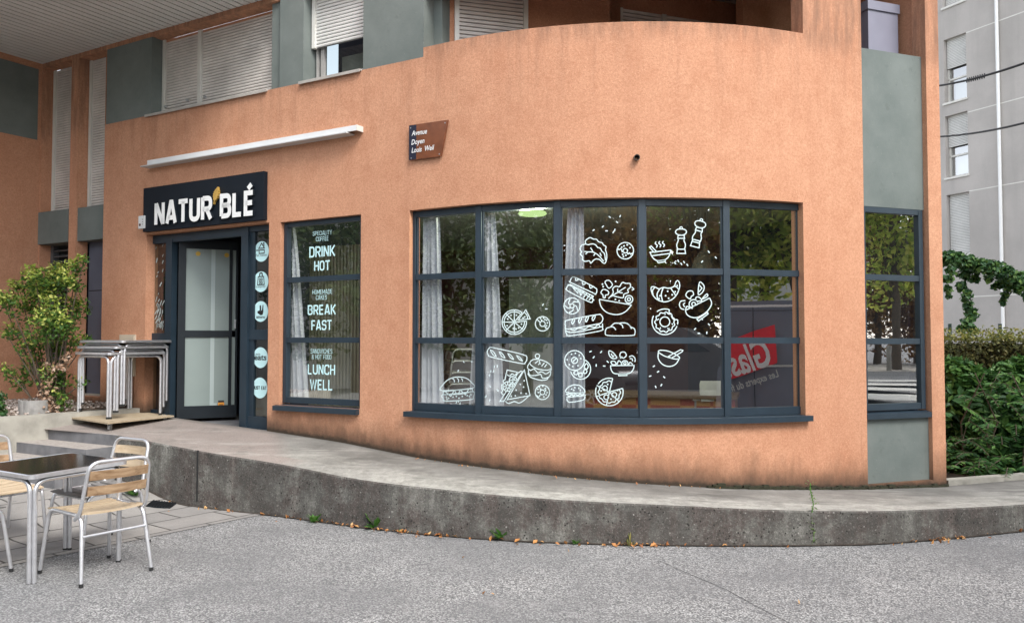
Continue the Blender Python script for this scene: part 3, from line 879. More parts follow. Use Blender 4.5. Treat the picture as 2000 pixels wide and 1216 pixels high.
# the side of the building that turns away at the corner, and its upper storey
wall_line('side_wall', [tuple(plan(S_CORNER)[0] - ru * .001 + rin * .16), tuple(plan(S_CORNER)[0] - ru * .001 + rin * 9)], -.2, 9)
m = MB(); m.prism(*pr([tuple(p) for p in [plan(s, .02)[0] for s in [sp0 + (S_CORNER - sp0) * i / 6 for i in range(7)]] + bk], 6.5, 9)); m.a = [(0, 2, 2)] * len(m.v)
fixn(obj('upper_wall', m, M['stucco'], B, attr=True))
# right bay panels
m = MB(); m.wbox(sr0 + .001, sr1 - .001, 2.80, 4.285, .055, .17); obj('wall_panel', m, M['panel'], B, label='tall grey green panel above the narrow right window')
m = MB(); m.wbox(sr0 + .001, sr1 - .001, .24, .86, .045, .17); obj('wall_panel', m, M['panel'], B, label='low dark grey green panel under the narrow right window')
u, z0_ = FLATR.hit(1782, 60, -.3)
m = MB(); p = FLATR.pt(FLATR.hit(1788, 60, -.3)[0], 0, -.3); m.tube([(p.x, p.y, 3.3), (p.x, p.y, 6.4)], .033, 10); obj('downpipe', m, M['downpipe'], B, smooth=40)
# drain spout in the wall
s_, z_ = on_wall(1243, 308)
p, tt_, nn_ = plan(s_)
m = MB(); m.lathe((0, 0, 0), [(.012, -.02), (.026, -.02), (.026, .055), (.021, .055), (.021, -.01)], 14)
Mx = Matrix.Translation((p.x, p.y, z_)) @ Vector((nn_.x, nn_.y, -.15)).to_track_quat('Z', 'Y').to_matrix().to_4x4()
m.v = [tuple(Mx @ Vector(v)) for v in m.v]
obj('drain_spout', m, plain('spout', (.09, .075, .06), .6), B, smooth=40)
m = MB(); m.v = []; m.lathe((0, 0, 0), [(.0, .0), (.0205, .0)], 14); m.v = [tuple(Mx @ Vector(v)) for v in m.v]; obj('drain_hole', m, M['darkvoid'], B)
# moss and crumbled stucco along the foot at the right end
m = MB()
for _ in range(260):
    s = rnd.uniform(S(1380, 950), S_CORNER); p, t_, n_ = plan(s, -.004 + rnd.uniform(-.015, .0))
    r = rnd.uniform(.008, .022); z = ramp_z(s) + rnd.uniform(-.01, .03) * rnd.random()
    m.hexa([(p.x + n_.x * a * r + t_.x * b * r * 1.6, p.y + n_.y * a * r + t_.y * b * r * 1.6, z + c * r) for c in (-.6, .6) for a, b in ((-1, -1), (1, -1), (1, 1), (-1, 1))])
o_ = obj('moss', m, M['moss'], B); o_['kind'] = 'stuff'

# ------------------------------------------------------------------ shop room behind the windows
m = MB()
sA, sZ = sd0 - .05, S(1800, 600)
front = [plan(s, .165)[0] for s in [sA + (sZ - sA) * i / 40 for i in range(41)]]
bl = plan(sA, .165)[0] - FLAT.n * 4.0; br = plan(sZ, .165)[0] + rin * 3.9
polyg = front + [br, bl]
m.prism(*pr([tuple(p) for p in polyg], .45, .585), 0)
m.prism(*pr([tuple(p) for p in polyg], 2.96, 3.01), 1)
for a_, b_, mi in ((br, front[-1], 3), (bl, br, 2), (front[0], bl, 3)):
    nn = Vector((-(b_ - a_).y, (b_ - a_).x)).normalized() * .1
    m.prism(*pr([tuple(a_), tuple(b_), tuple(b_ + nn), tuple(a_ + nn)], .585, 2.96), mi)
dv = plan(S(532, 600), .17)[0]
m.prism(*pr([tuple(dv), tuple(dv + FLAT.u * .1), tuple(dv + FLAT.u * .1 - FLAT.n * 1.2), tuple(dv - FLAT.n * 1.2)], .585, 2.96), 3)
fixn(obj('shop_room', m, [M['shopfloor'], M['ceilp'], M['red'], M['darkwall']], B))

# ------------------------------------------------------------------ curved shop window of five flat bays
GD = .085
vs = [S(809, 600, GD), S(937, 600, GD), S(1090, 600, GD), S(1254, 600, GD), S(1417.5, 600, GD), S(1565, 600, GD)]
PTS = [plan(s, GD)[0] for s in vs]
BAY = [Frame(PTS[i], PTS[i + 1] - PTS[i]) for i in range(5)]
BL = [(PTS[i + 1] - PTS[i]).length for i in range(5)]
WZ0, WZ1 = .915, 2.775
RZ = (2.150, 1.552)
m = MB()
for i in range(6):
    if i == 0: t = BAY[0].u
    elif i == 5: t = BAY[4].u
    else: t = (BAY[i - 1].u + BAY[i].u).normalized()
    hw = .030
    Fm = Frame(PTS[i], t); m.fbox(Fm, -hw, hw, WZ0 - .02, WZ1, -.05, .032)
    if i == 5: m.fbox(Fm, hw - .012, hw + .02, WZ0 - .02, WZ1, -.16, -.0502)
for i in range(5):
    Fb = BAY[i]; a_, b_ = .028, BL[i] - .028
    m.fbox(Fb, a_, b_, WZ1 - .055, WZ1 - .001, -.045, .026)
    m.fbox(Fb, a_, b_, WZ0 - .018, WZ0 + .05, -.045, .022)
    for z in RZ: m.fbox(Fb, a_, b_, z - .027, z + .027, -.045, .024)
    for za, zb in ((WZ0 + .05, RZ[1] - .027), (RZ[1] + .027, RZ[0] - .027), (RZ[0] + .027, WZ1 - .055)):   # glazing beads
        m.fbox(Fb, a_, a_ + .012, za, zb, -.03, .012); m.fbox(Fb, b_ - .012, b_, za, zb, -.03, .012)
SW = obj('shop_window', m, M['frame'], B)
m = MB(); m.wbox(sb0 - .015, sb1 + .03, .845, .893, -.065, .125, 0, .2)
obj('sill', m, M['frame'], SW)
ZR = ((WZ0 + .05, RZ[1] - .027), (RZ[1] + .027, RZ[0] - .027), (RZ[0] + .027, WZ1 - .055))
for i in range(5):
    for za, zb in ZR:
        m = MB(); Fb = BAY[i]
        m.poly([Fb.pt(.028, za, 0), Fb.pt(BL[i] - .028, za, 0), Fb.pt(BL[i] - .028, zb, 0), Fb.pt(.028, zb, 0)])
        obj('pane', m, M['glass'], SW)

def flat_window(F, u0, u1, z0, z1, rails, o, part, fw=.05, sill_o=.06, sill_ext=(.03, .03)):
    m = MB()
    m.fbox(F, u0, u0 + fw, z0, z1, o - .045, o + .03); m.fbox(F, u1 - fw, u1, z0, z1, o - .045, o + .03)
    m.fbox(F, u0 + fw, u1 - fw, z1 - fw, z1, o - .045, o + .027); m.fbox(F, u0 + fw, u1 - fw, z0, z0 + .06, o - .045, o + .024)
    for z in rails: m.fbox(F, u0 + fw, u1 - fw, z - .027, z + .027, o - .045, o + .025)
    sw = obj(part, m, M['frame'], B)
    zz = [z0 + .06] + [z for r in sorted(rails) for z in (r - .027, r + .027)] + [z1 - fw]
    for za, zb in zip(zz[::2], zz[1::2]):
        m = MB(); m.poly([F.pt(u0 + fw, za, o), F.pt(u1 - fw, za, o), F.pt(u1 - fw, zb, o), F.pt(u0 + fw, zb, o)]); obj('pane', m, M['glass'], sw)
    m = MB(); a_, b_ = u0 - sill_ext[0], u1 + sill_ext[1]
    m.hexa([F.pt(a_, z0 - .075, sill_o), F.pt(b_, z0 - .075, sill_o), F.pt(b_, z0 - .075, o), F.pt(a_, z0 - .075, o), F.pt(a_, z0 - .028, sill_o), F.pt(b_, z0 - .028, sill_o), F.pt(b_, z0 - .012, o), F.pt(a_, z0 - .012, o)])
    obj('sill', m, M['frame'], sw)
    return sw
NW = flat_window(FLAT, sw0 + .012, sw1 - .004, .905, 2.785, (2.183, 1.556), -.075, 'side_window', .045, .05, (.05, -.002))
RW = flat_window(FLATR, sr0 - ARC + .002, sr1 - ARC - .035, .905, 2.795, (2.14, 1.545), -.07, 'narrow_window', .05, -.0, (-.004, .03))

# ------------------------------------------------------------------ entrance
FO = -.10
U = lambda px, py=600, o=FO: FLAT.hit(px, py, o)[0]
du0, du1 = U(290), sd1 - .004
m = MB()
m.fbox(FLAT, du0, du0 + .03, .6, 2.795, FO - .05, FO + .02)
m.fbox(FLAT, U(325), U(337), .6, 2.74, FO - .06, FO + .02)
m.fbox(FLAT, U(474), U(487), .55, 2.795, FO - .06, FO + .03)
m.fbox(FLAT, du0 + .03, U(474), 2.70, 2.795, FO - .05, FO + .015)
m.fbox(FLAT, U(487), du1, 2.735, 2.795, FO - .05, FO + .015)
m.fbox(FLAT, du1 - .012, du1, .55, 2.735, FO - .05, FO + .012)
m.fbox(FLAT, du0 + .03, U(325), 1.52, 1.64, FO - .05, FO + .01); m.fbox(FLAT, du0 + .03, U(325), .6, .74, FO - .05, FO + .01)
m.fbox(FLAT, U(487), du1 - .012, 1.56, 1.67, FO - .05, FO + .01); m.fbox(FLAT, U(487), du1 - .012, .55, .735, FO - .05, FO + .012)
m.fbox(FLAT, U(487), U(496), .735, 2.735, FO - .05, FO + .0)
ENT = obj('entrance', m, M['frame'], B)
for a_, b_, za, zb in ((du0 + .03, U(325), 1.64, 2.70), (du0 + .03, U(325), .74, 1.52), (U(496), du1 - .012, 1.67, 2.735), (U(496), du1 - .012, .735, 1.56)):
    m = MB(); m.poly([FLAT.pt(a_, za, FO - .02), FLAT.pt(b_, za, FO - .02), FLAT.pt(b_, zb, FO - .02), FLAT.pt(a_, zb, FO - .02)]); obj('pane', m, M['doorglass'], ENT)
# torn scraps of film on the left side light
m = MB()
for k in range(46):
    t = k / 46
    py = 640 - (1 - t) ** .6 * 190 if rnd.random() < .35 else rnd.uniform(585, 640)
    px = rnd.uniform(304, 319); u, z = FLAT.hit(px, py, FO - .018)
    a_ = rnd.uniform(.9, 1.5); l = rnd.uniform(.012, .045) * (1.3 if py > 580 else .8); w_ = rnd.uniform(.004, .012)
    c_, s_ = math.cos(a_), math.sin(a_)
    m.poly([FLAT.pt(u + x * c_ - y * s_, z + x * s_ + y * c_, FO - .016) for x, y in ((-l, -w_ * .6), (l * .7, -w_), (l, w_ * .5), (-l * .6, w_))])
tf_ = obj('torn_film', m, M['frostlite'], ENT); tf_['kind'] = 'stuff'
# open door leaf, swung inwards
pl = FLAT.pt(U(345), 0, FO - .02)
pr_ = at_y(458, 810, 9.80)
DF = Frame((pl.x, pl.y), (pr_.x - pl.x, pr_.y - pl.y))
DL = (Vector((pr_.x, pr_.y)) - DF.o).length
dz0, dz1 = DF.hit(346, 818)[1], DF.hit(346, 467)[1]
m = MB()
c1, c2 = DF.hit(362, 640)[0], DF.hit(447, 640)[0]
m.fbox(DF, 0, c1, dz0, dz1, -.05, 0); m.fbox(DF, c2, c2 + .035, dz0, dz1, -.05, 0); m.fbox(DF, c2 + .075, DL + .02, dz0, dz1, -.05, 0)
m.fbox(DF, c1, c2, dz1 - .10, dz1, -.05, -.001); m.fbox(DF, c1, c2, dz0, dz0 + .145, -.05, -.001)
zr = DF.hit(400, 658)[1], DF.hit(400, 645)[1]
m.fbox(DF, c1, c2, zr[0], zr[1], -.05, -.001); m.fbox(DF, c2 + .03, c2 + .076, dz0, dz0 + .14, -.05, -.002); m.fbox(DF, c2 + .03, c2 + .076, dz1 - .1, dz1, -.05, -.002)
DOOR = obj('door', m, M['darkframe'], ENT)
for za, zb in ((dz0 + .145, zr[0]), (zr[1], dz1 - .10)):
    m = MB(); m.fbox(DF, c1, c2, za, zb, -.035, -.02); obj('frosted_pane', m, M['frost'], ENT)
    us = DF.hit(416, 600)[0]; m = MB(); m.fbox(DF, us - .022, us + .022, za + .001, zb - .001, -.02, -.016); obj('pale_strip', m, M['frostlite'], ENT)
    m = MB(); m.fbox(DF, c2 + .036, c2 + .074, za, zb, -.035, -.02); obj('frosted_pane', m, M['frost'], ENT)
def disc(m, F, u, z, r, o, n=24, ry=None):
    m.poly([F.pt(u + r * math.cos(2 * math.pi * k / n), z + (ry or r) * math.sin(2 * math.pi * k / n), o) for k in range(n)])
ydm = plain('yellow_dot', (.55, .33, .03), .5)
for px, py in ((387, 495), (443, 498)):
    m = MB(); u, z = DF.hit(px, py); disc(m, DF, u, z, .027, -.012); obj('yellow_dot', m, ydm, ENT)
u, z = DF.hit(432, 789); m = MB(); m.fbox(DF, u - .035, u + .035, z - .025, z + .02, -.02, -.013); m.fbox(DF, u - .03, u + .03, z + .0202, z + .035, -.02, -.014)
obj('door_sticker', m, plain('orange_sticker', (.75, .30, .03), .5), ENT)
m = MB(); m.fbox(DF, u - .033, u + .033, z + .021, z + .045, -.02, -.0125); m.fbox(DF, u - .022, u + .022, z - .008, z + .0, -.02, -.0118); obj('door_sticker', m, M['black'], ENT)
u, z = DF.hit(419, 790); m = MB(); m.fbox(DF, u - .03, u + .026, z - .016, z + .018, -.02, -.013); obj('door_sticker', m, M['frostlite'], ENT)
u, z = DF.hit(459, 632); m = MB(); m.fbox(DF, u - .012, u + .012, z - .05, z + .05, 0, .006); m.tube([DF.pt(u, z + .03, .005), DF.pt(u, z + .03, .04), DF.pt(u, z - .06, .04)], .008, 8); obj('door_handle', m, M['metal'], ENT)
# white strips of a rack just inside, left of the leaf; dark lining of the lobby
m = MB()
for ya, yb in ((497, 532), (546, 576), (578, 606), (608, 636), (640, 664), (706, 736)):
    u0_, za = FLAT.hit(340, yb, -.35); _, zb = FLAT.hit(340, ya, -.35)
    m.fbox(FLAT, u0_ - .02, u0_ + .018, za, zb, -.36, -.35)
obj('wall_notice', m, M['offwhite'], ENT)
m = MB(); m.fbox(FLAT, U(336, 600, -.4), U(346, 600, -.4), .6, 2.7, -.42, -.41); obj('lobby_lining', m, M['darkvoid'], ENT)
p0 = DF.pt(DL + .06, 0, -.1); 
m = MB(); a_ = Vector((p0.x, p0.y)); b_ = FLAT.pt(U(489), 0, -1.5)
m.prism(*pr([tuple(a_), (b_.x, b_.y), (b_.x + .05, b_.y + .05), (a_.x + .05, a_.y + .05)], .586, 2.68)); fixn(obj('lobby_lining', m, M['darkframe'], ENT))
m = MB(); m.fbox(FLAT, du0, du1, .3, .602, FO - .6, FO + .06)
obj('door_step', m, M['stepc'], ENT)

# ------------------------------------------------------------------ lettering and line drawings
def fillet(pts, r, closed=False, n=5):
    P = [Vector(p) for p in pts]; out = []
    for i, p in enumerate(P):
        if not closed and i in (0, len(P) - 1): out.append(p); continue
        rr = r[i] if isinstance(r, (list, tuple)) else r
        a, b = P[i - 1] - p, P[(i + 1) % len(P)] - p
        k = min(rr, a.length * .5, b.length * .5)
        if k < 1e-5: out.append(p); continue
        s, e = p + a.normalized() * k, p + b.normalized() * k
        for j in range(n + 1):
            t = j / n; out.append(s * (1 - t) ** 2 + p * 2 * t * (1 - t) + e * t * t)
    return out

def ribbon(m, F, pts, w, o0, o1=None, closed=False):
    P = [Vector(p) for p in pts]
    Q = [P[0]]
    for p in P[1:]:
        if (p - Q[-1]).length > 1e-5: Q.append(p)
    if closed and (Q[0] - Q[-1]).length < 1e-5: Q.pop()
    P = Q
    if len(P) < 2: return
    n = len(P); Lf, Rt = [], []
    for i, p in enumerate(P):
        a = P[i - 1] if (closed or i > 0) else None
        b = P[(i + 1) % n] if (closed or i < n - 1) else None
        d1 = (p - a).normalized() if a is not None else None
        d2 = (b - p).normalized() if b is not None else None
        d1 = d1 or d2; d2 = d2 or d1
        t = (d1 + d2)
        t = t.normalized() if t.length > 1e-4 else d1
        nn = Vector((-t.y, t.x)); k = max(.45, nn.dot(Vector((-d1.y, d1.x))))
        Lf.append(p + nn * (w / 2 / k)); Rt.append(p - nn * (w / 2 / k))
    for i in range(n if closed else n - 1):
        j = (i + 1) % n
        c = [Rt[i], Rt[j], Lf[j], Lf[i]]
        f = [m.vert(F.pt(q.x, q.y, o0)) for q in c]
        m.face(f)
        if o1 is not None:
            g_ = [m.vert(F.pt(q.x, q.y, o1)) for q in c]
            m.face((f[0], g_[0], g_[1], f[1]), 1); m.face((f[2], g_[2], g_[3], f[3]), 1)
            if not closed and i == 0: m.face((f[3], g_[3], g_[0], f[0]), 1)
            if not closed and i == n - 2: m.face((f[1], g_[1], g_[2], f[2]), 1)

W_ = .50
def glyph(c):
    w = W_; r = .22
    o = ([(0, 0), (w, 0), (w, 1), (0, 1)], r, True)
    g = {
        'N': (w, [([(0, 0), (0, 1)], 0, 0), ([(0.02, .98), (w - .02, .02)], 0, 0), ([(w, 0), (w, 1)], 0, 0)]),
        'A': (w + .06, [([(0, 0), (w / 2 - .01, .97), (w / 2 + .07, .97), (w + .06, 0)], 0, 0), ([(.1, .26), (w - .04, .26)], 0, 0)]),
        'T': (w, [([(w / 2, 0), (w / 2, .94)], 0, 0), ([(-.05, .94), (w + .05, .94)], 0, 0)]),
        'U': (w, [([(0, 1), (0, .06), (w, .06), (w, 1)], .25, 0)]),
        'R': (w, [([(0, 0), (0, 1)], 0, 0), ([(0, .94), (w, .94), (w, .46), (0, .46)], .22, 0), ([(w * .5, .46), (w + .02, 0)], 0, 0)]),
        'B': (w, [([(0, .06), (0, .94), (w * .96, .94), (w * .96, .53), (0, .53)], [0, 0, .2, .2, 0], 0), ([(0, .53), (w, .53), (w, .06), (0, .06)], .22, 0)]),
        'L': (w * .85, [([(0, 1), (0, .06), (w * .85, .06)], 0, 0)]),
        'E': (w * .85, [([(w * .85, .94), (0, .94), (0, .06), (w * .85, .06)], 0, 0), ([(0, .51), (w * .78, .51)], 0, 0)]),
        'D': (w, [([(0, .06), (0, .94), (w, .94), (w, .06)], [0, 0, .26, .26], 1)]),
        'I': (0, [([(0, 0), (0, 1)], 0, 0)]),
        'K': (w, [([(0, 0), (0, 1)], 0, 0), ([(.02, .38), (w, 1)], 0, 0), ([(.16, .52), (w + .02, 0)], 0, 0)]),
        'H': (w, [([(0, 0), (0, 1)], 0, 0), ([(w, 0), (w, 1)], 0, 0), ([(0, .5), (w, .5)], 0, 0)]),
        'O': (w, [([(0, .06), (w, .06), (w, .94), (0, .94)], .25, 1)]),
        'F': (w * .85, [([(0, 0), (0, .94), (w * .85, .94)], 0, 0), ([(0, .49), (w * .78, .49)], 0, 0)]),
        'S': (w, [([(w, .74), (w, .94), (0, .94), (0, .52), (w, .52), (w, .06), (0, .06), (0, .27)], .21, 0)]),
        'C': (w, [([(w, .70), (w, .94), (0, .94), (0, .06), (w, .06), (w, .30)], .25, 0)]),
        'W': (w + .25, [([(0, 1), (.19, .02), (w / 2 + .125, .9), (w + .06, .02), (w + .25, 1)], 0, 0)]),
        'M': (w + .14, [([(0, 0), (0, 1)], 0, 0), ([(.01, .97), (w / 2 + .07, .25), (w + .13, .97)], 0, 0), ([(w + .14, 0), (w + .14, 1)], 0, 0)]),
        'P': (w, [([(0, 0), (0, 1)], 0, 0), ([(0, .94), (w, .94), (w, .44), (0, .44)], .22, 0)]),
        'Y': (w + .04, [([(0, 1), (w / 2 + .02, .45), (w + .04, 1)], 0, 0), ([(w / 2 + .02, .47), (w / 2 + .02, 0)], 0, 0)]),
        'J': (w * .8, [([(w * .8, 1), (w * .8, .06), (0, .06), (0, .26)], .22, 0)]),
        '&': (w + .1, [([(w + .1, 0), (.12, .74), (.12, .94), (.42, .94), (.42, .66), (0, .42), (0, .06), (.44, .06), (w + .08, .42)], .16, 0)]),
        ' ': (.22, []),
        "'": (.2, []),
    }
    if c == '\u00c9':
        a, s = g['E']; return a, s + [([(.14, 1.12), (.34, 1.30)], 0, 0)]
    return g[c]

def word(m, F, text, u0, u1, z0, h, sw, o0, o1=None, gap=.24):
    tot = sum(glyph(c)[0] for c in text) + gap * (len(text) - 1) + sw
    k = (u1 - u0) / tot; x = u0 + sw * k / 2; spots = []
    for c in text:
        a, ss = glyph(c)
        for pts, r, cl in ss:
            P = fillet(pts, r, bool(cl)) if r else [Vector(p) for p in pts]
            ribbon(m, F, [(x + p.x * k, z0 + p.y * h) for p in P], sw * (k + h) / 2, o0, o1, bool(cl))
        spots.append(x); x += (a + gap) * k
    return spots, k

def bfont(m, F, text, u0, u1, z0, h, o, shear=0, bold=0.0, rot=0.0):
    cu = bpy.data.curves.new('lettering', 'FONT'); cu.body = text; cu.shear = shear; cu.offset = bold; cu.resolution_u = 3
    ob = bpy.data.objects.new('lettering', cu); COL.objects.link(ob)
    bpy.context.view_layer.update()
    me = ob.evaluated_get(bpy.context.evaluated_depsgraph_get()).to_mesh()
    vs_ = [v.co.copy() for v in me.vertices]; fs = [list(p.vertices) for p in me.polygons]
    x0, x1 = min(v.x for v in vs_), max(v.x for v in vs_)
    ob.evaluated_get(bpy.context.evaluated_depsgraph_get()).to_mesh_clear()
    bpy.data.objects.remove(ob); bpy.data.curves.remove(cu)
    kx = (u1 - u0) / (x1 - x0); kz = h / .69
    cr, sr = math.cos(rot), math.sin(rot)
    idx = []
    for v in vs_:
        a, b = (v.x - x0) * kx, v.y * kz
        idx.append(m.vert(F.pt(u0 + a * cr - b * sr, z0 + a * sr + b * cr, o)))
    for f in fs: m.face([idx[i] for i in f])

# shop sign above the door
u0, u1 = S(288, 410), S(523, 385)
sg = thing('shop_sign', 'dark shop sign board reading NATUR BLE in raised white letters above the door', 'sign', tuple(FLAT.pt((u0 + u1) / 2, 2.82, 0)))
m = MB(); m.fbox(FLAT, u0, u1, 2.825, 3.34, .005, .055); obj('board', m, M['signdark'], sg)
SGF = FLAT
ux0, ux1 = FLAT.hit(302, 440, .08)[0], FLAT.hit(499, 420, .08)[0]
mm = MB()
text = "NATUR'BL\u00c9"
gap = .27; sw = .215
tot = sum(glyph(c)[0] for c in text) + gap * (len(text) - 1) + sw
k = (ux1 - ux0) / tot; x = ux0 + sw * k / 2
for c in text:
    a_, ss = glyph(c)
    if c == "'":
        m = MB(); cu_, cz = x + .10 * k, 3.165
        base = [(cu_ - .045, 3.075), (cu_ - .03, 3.10)]
        pts = []
        ax = Vector((.055, .16)).normalized(); pn_ = Vector((-ax.y, ax.x))
        Lw = .155
        out = []
        for t in range(13):
            f = t / 12; wdt = .036 * math.sin(math.pi * min(1, f * .9 + .1)) * (1 + .28 * (t % 2))
            out.append((f, wdt))
        b0 = Vector((cu_ - .035, 3.085))
        left = [b0 + ax * (Lw * f) + pn_ * w_ for f, w_ in out]; right = [b0 + ax * (Lw * f) - pn_ * w_ for f, w_ in out][::-1]
        P = left + right
        m.prism([FLAT.pt(p.x, p.y, .06) for p in P][::-1], [FLAT.pt(p.x, p.y, .085) for p in P][::-1])
        ribbon(m, FLAT, [b0 - ax * .04, b0], .01, .085, .06)
        fixn(obj('wheat_ear', m, [M['gold'], M['gold']], sg))
        x += (a_ + gap) * k * .9; continue
    m = MB()
    for pts, r, cl in ss:
        P = fillet(pts, r, bool(cl)) if r else [Vector(p) for p in pts]
        ribbon(m, FLAT, [(x + p.x * k, 2.888 + p.y * .248) for p in P], sw * (k + .248) / 2, .085, .055, bool(cl))
    obj('raised_letter', m, [M['white'], M['signdark']], sg)  # side faces take the dark board colour as painted letter shadow
    x += (a_ + gap) * k

# closed awning bar above the sign
aw = thing('awning', 'white closed awning bar fixed to the wall above the shop sign', 'awning', tuple(FLAT.pt(S(500, 290), 3.6, 0)))
a0, a1 = FLAT.hit(287, 320, .1)[0], FLAT.hit(708, 245, .0)[0]
m = MB()
m.fbox(FLAT, a0, a1, 3.597, 3.65, .085, .097); m.fbox(FLAT, a0, a1, 3.64, 3.651, .002, .085)
obj('front_bar', m, plain('awning_white', (.72, .73, .73), .4, 0, .04, 4), aw)
m = MB(); m.fbox(FLAT, a0 - .09, a1 - .10, 3.580, 3.590, .0, .125); obj('lower_flange', m, plain('awning_grey', (.52, .53, .53), .4, 0, .05, 4), aw)
m = MB(); m.fbox(FLAT, a1 + .001, a1 + .012, 3.597, 3.651, .002, .097); obj('end_plate', m, M['pvc'], aw)

# street name plate, bolted on two spacers
lw = [FLAT.hit(x, y, .03) for x, y in ((799, 245), (800, 313), (862, 305), (875, 234))]
ss_ = thing('street_sign', 'brown and navy street name plate with white slanted writing', 'sign', tuple(FLAT.pt(lw[0][0], lw[1][1], 0)))
m = MB(); m.prism([FLAT.pt(u, z, .018) for u, z in lw], [FLAT.pt(u, z, .03) for u, z in lw]); fixn(obj('plate', m, M['street'], ss_))
un = FLAT.hit(813, 280, .03)[0]
m = MB(); m.fbox(FLAT, lw[0][0] + .001, un, lw[1][1] + .002, lw[0][1] - .004, .03, .0315); obj('navy_band', m, M['navy'], ss_)
m = MB()
for t, xa, xb, yb, h in (('Avenue', 804, 834, 263, .047), ('Doyen', 803.5, 829, 281, .047), ('Louis  Weil', 804, 848, 295.5, .047)):
    ua, ub = FLAT.hit(xa, yb, .033)[0], FLAT.hit(xb, yb, .033)[0]
    bfont(m, FLAT, t, ua, ub, FLAT.hit((xa + xb) / 2, yb - (xa - 804) * .1, .033)[1], h, .0335, .22, .012)
obj('lettering', m, M['white'], ss_)
m = MB()
for x, y in ((802, 250), (803, 309), (858, 301), (869, 240)):
    u, z = FLAT.hit(x, y, .033); disc(m, FLAT, u, z, .006, .0325, 10)
obj('bolt', m, M['metal'], ss_)
# small boxes on the wall
u, z = FLAT.hit(277, 434, .06)
ab = thing('alarm_box', 'small white wall box at the left end of the shop sign', 'box', tuple(FLAT.pt(u, z - .07, 0)))
m = MB(); m.fbox(FLAT, u - .05, u + .058, z - .075, z + .075, .002, .07); obj('case', m, plain('box_white', (.6, .62, .62), .5, 0, .05, 5), ab)
m = MB(); disc(m, FLAT, u - .02, z - .03, .017, .0715, 16); obj('dark_lens', m, plain('lens', (.06, .02, .02), .3), ab)
m = MB()
for q in range(3): m.fbox(FLAT, u + .02, u + .034, z - .03 + .028 * q, z - .022 + .028 * q, .07, .0712)
obj('print', m, M['black'], ab)
ua, za = FLAT.hit(231.5, 685, .03); ub, zb = FLAT.hit(262, 653, .03)
eb = thing('meter_box', 'beige meter cover on the wall behind the stacked tables', 'box', tuple(FLAT.pt((ua + ub) / 2, za, 0)))
m = MB(); m.fbox(FLAT, ua, ub, za - .3, zb, .002, .022); obj('case', m, M['beige'], eb)
m = MB(); m.fbox(FLAT, ua + .012, ub - .012, za - .285, zb - .02, .022, .03); obj('lid', m, M['beige'], eb)
m = MB(); um = (ua + ub) / 2; zc = FLAT.hit(245, 673, .03)[1]
for dx in (-.035, .035):
    s_ = -1 if dx < 0 else 1
    disc(m, FLAT, um + dx, zc + .045, .010, .0312, 10)
    ribbon(m, FLAT, [(um + dx, zc + .03), (um + dx * .9, zc - .005), (um + dx * 1.5, zc - .02), (um + dx * 1.6, zc - .045)], .013, .0312)
    ribbon(m, FLAT, [(um + dx * .6, zc + .01), (um + dx * .55, zc - .03), (um + dx * 1.2, zc - .05)], .009, .0312)
obj('printed_figures', m, M['black'], eb)

# words on the side window
def win_words(F, o, rows, parent):
    for text, xa, xb, ya, yb, bold in rows:
        m = MB()
        ymid = (ya + yb) / 2; xm = (xa + xb) / 2
        ua, ub = F.hit(xa, yb, o)[0], F.hit(xb, yb, o)[0]
        z0, z1 = F.hit(xm, yb, o)[1], F.hit(xm, ya, o)[1]
        word(m, F, text, ua, ub, z0, z1 - z0, .15 if bold else .10, o)
        obj('window_lettering', m, M['mint'], parent)
NF = -.075 + .004
win_words(FLAT, NF, [('SPECIALITY', 611, 648, 450.5, 459, 0), ('COFFEE', 617, 641.5, 461.5, 470.5, 0), ('DRINK', 604, 654.5, 480.5, 501, 1), ('HOT', 613.5, 644.5, 509, 528, 1),
    ('HOMEMADE', 610, 649, 565, 574, 0), ('CAKES', 617, 638.5, 576, 585, 0), ('BREAK', 601, 656, 595, 614, 1), ('FAST', 608, 648, 625, 644, 1),
    ('SANDWICHES', 606.5, 649, 681, 690, 0), ('& HOT FOOD', 609, 647, 692, 701, 0), ('LUNCH', 601, 654.5, 711.5, 731, 1), ('WELL', 605, 650, 741, 761, 1)], NW)

# round stickers on the right side light
SFO = FO - .02
def sticker(px, py, fn, label):
    u, z = FLAT.hit(px, py, SFO); r = .115
    m = MB(); disc(m, FLAT, u, z, r * .97, SFO + .002, 40); o = obj('round_sticker', m, M['mint'], ENT, label=label)
    m = MB(); fn(m, u, z, r); obj('sticker_print', m, M['black'], ENT)
SO = SFO + .0035
def st_home(m, u, z, r):
    ribbon(m, FLAT, [(u - .35 * r, z + .30 * r), (u + .02 * r, z + .78 * r), (u + .38 * r, z + .30 * r)], .011, SO, None, True)
    ribbon(m, FLAT, [(u + .24 * r, z + .52 * r), (u + .24 * r, z + .80 * r), (u + .35 * r, z + .80 * r), (u + .35 * r, z + .36 * r)], .009, SO)
    ribbon(m, FLAT, [(u - .7 * r, z + .13 * r), (u + .38 * r, z + .13 * r), (u + .38 * r, z - .18 * r), (u - .3 * r, z - .18 * r), (u - .3 * r, z + .13 * r)], .011, SO)
    bfont(m, FLAT, 'Fait maison', u - .72 * r, u + .72 * r, z - .45 * r, .026, SO)
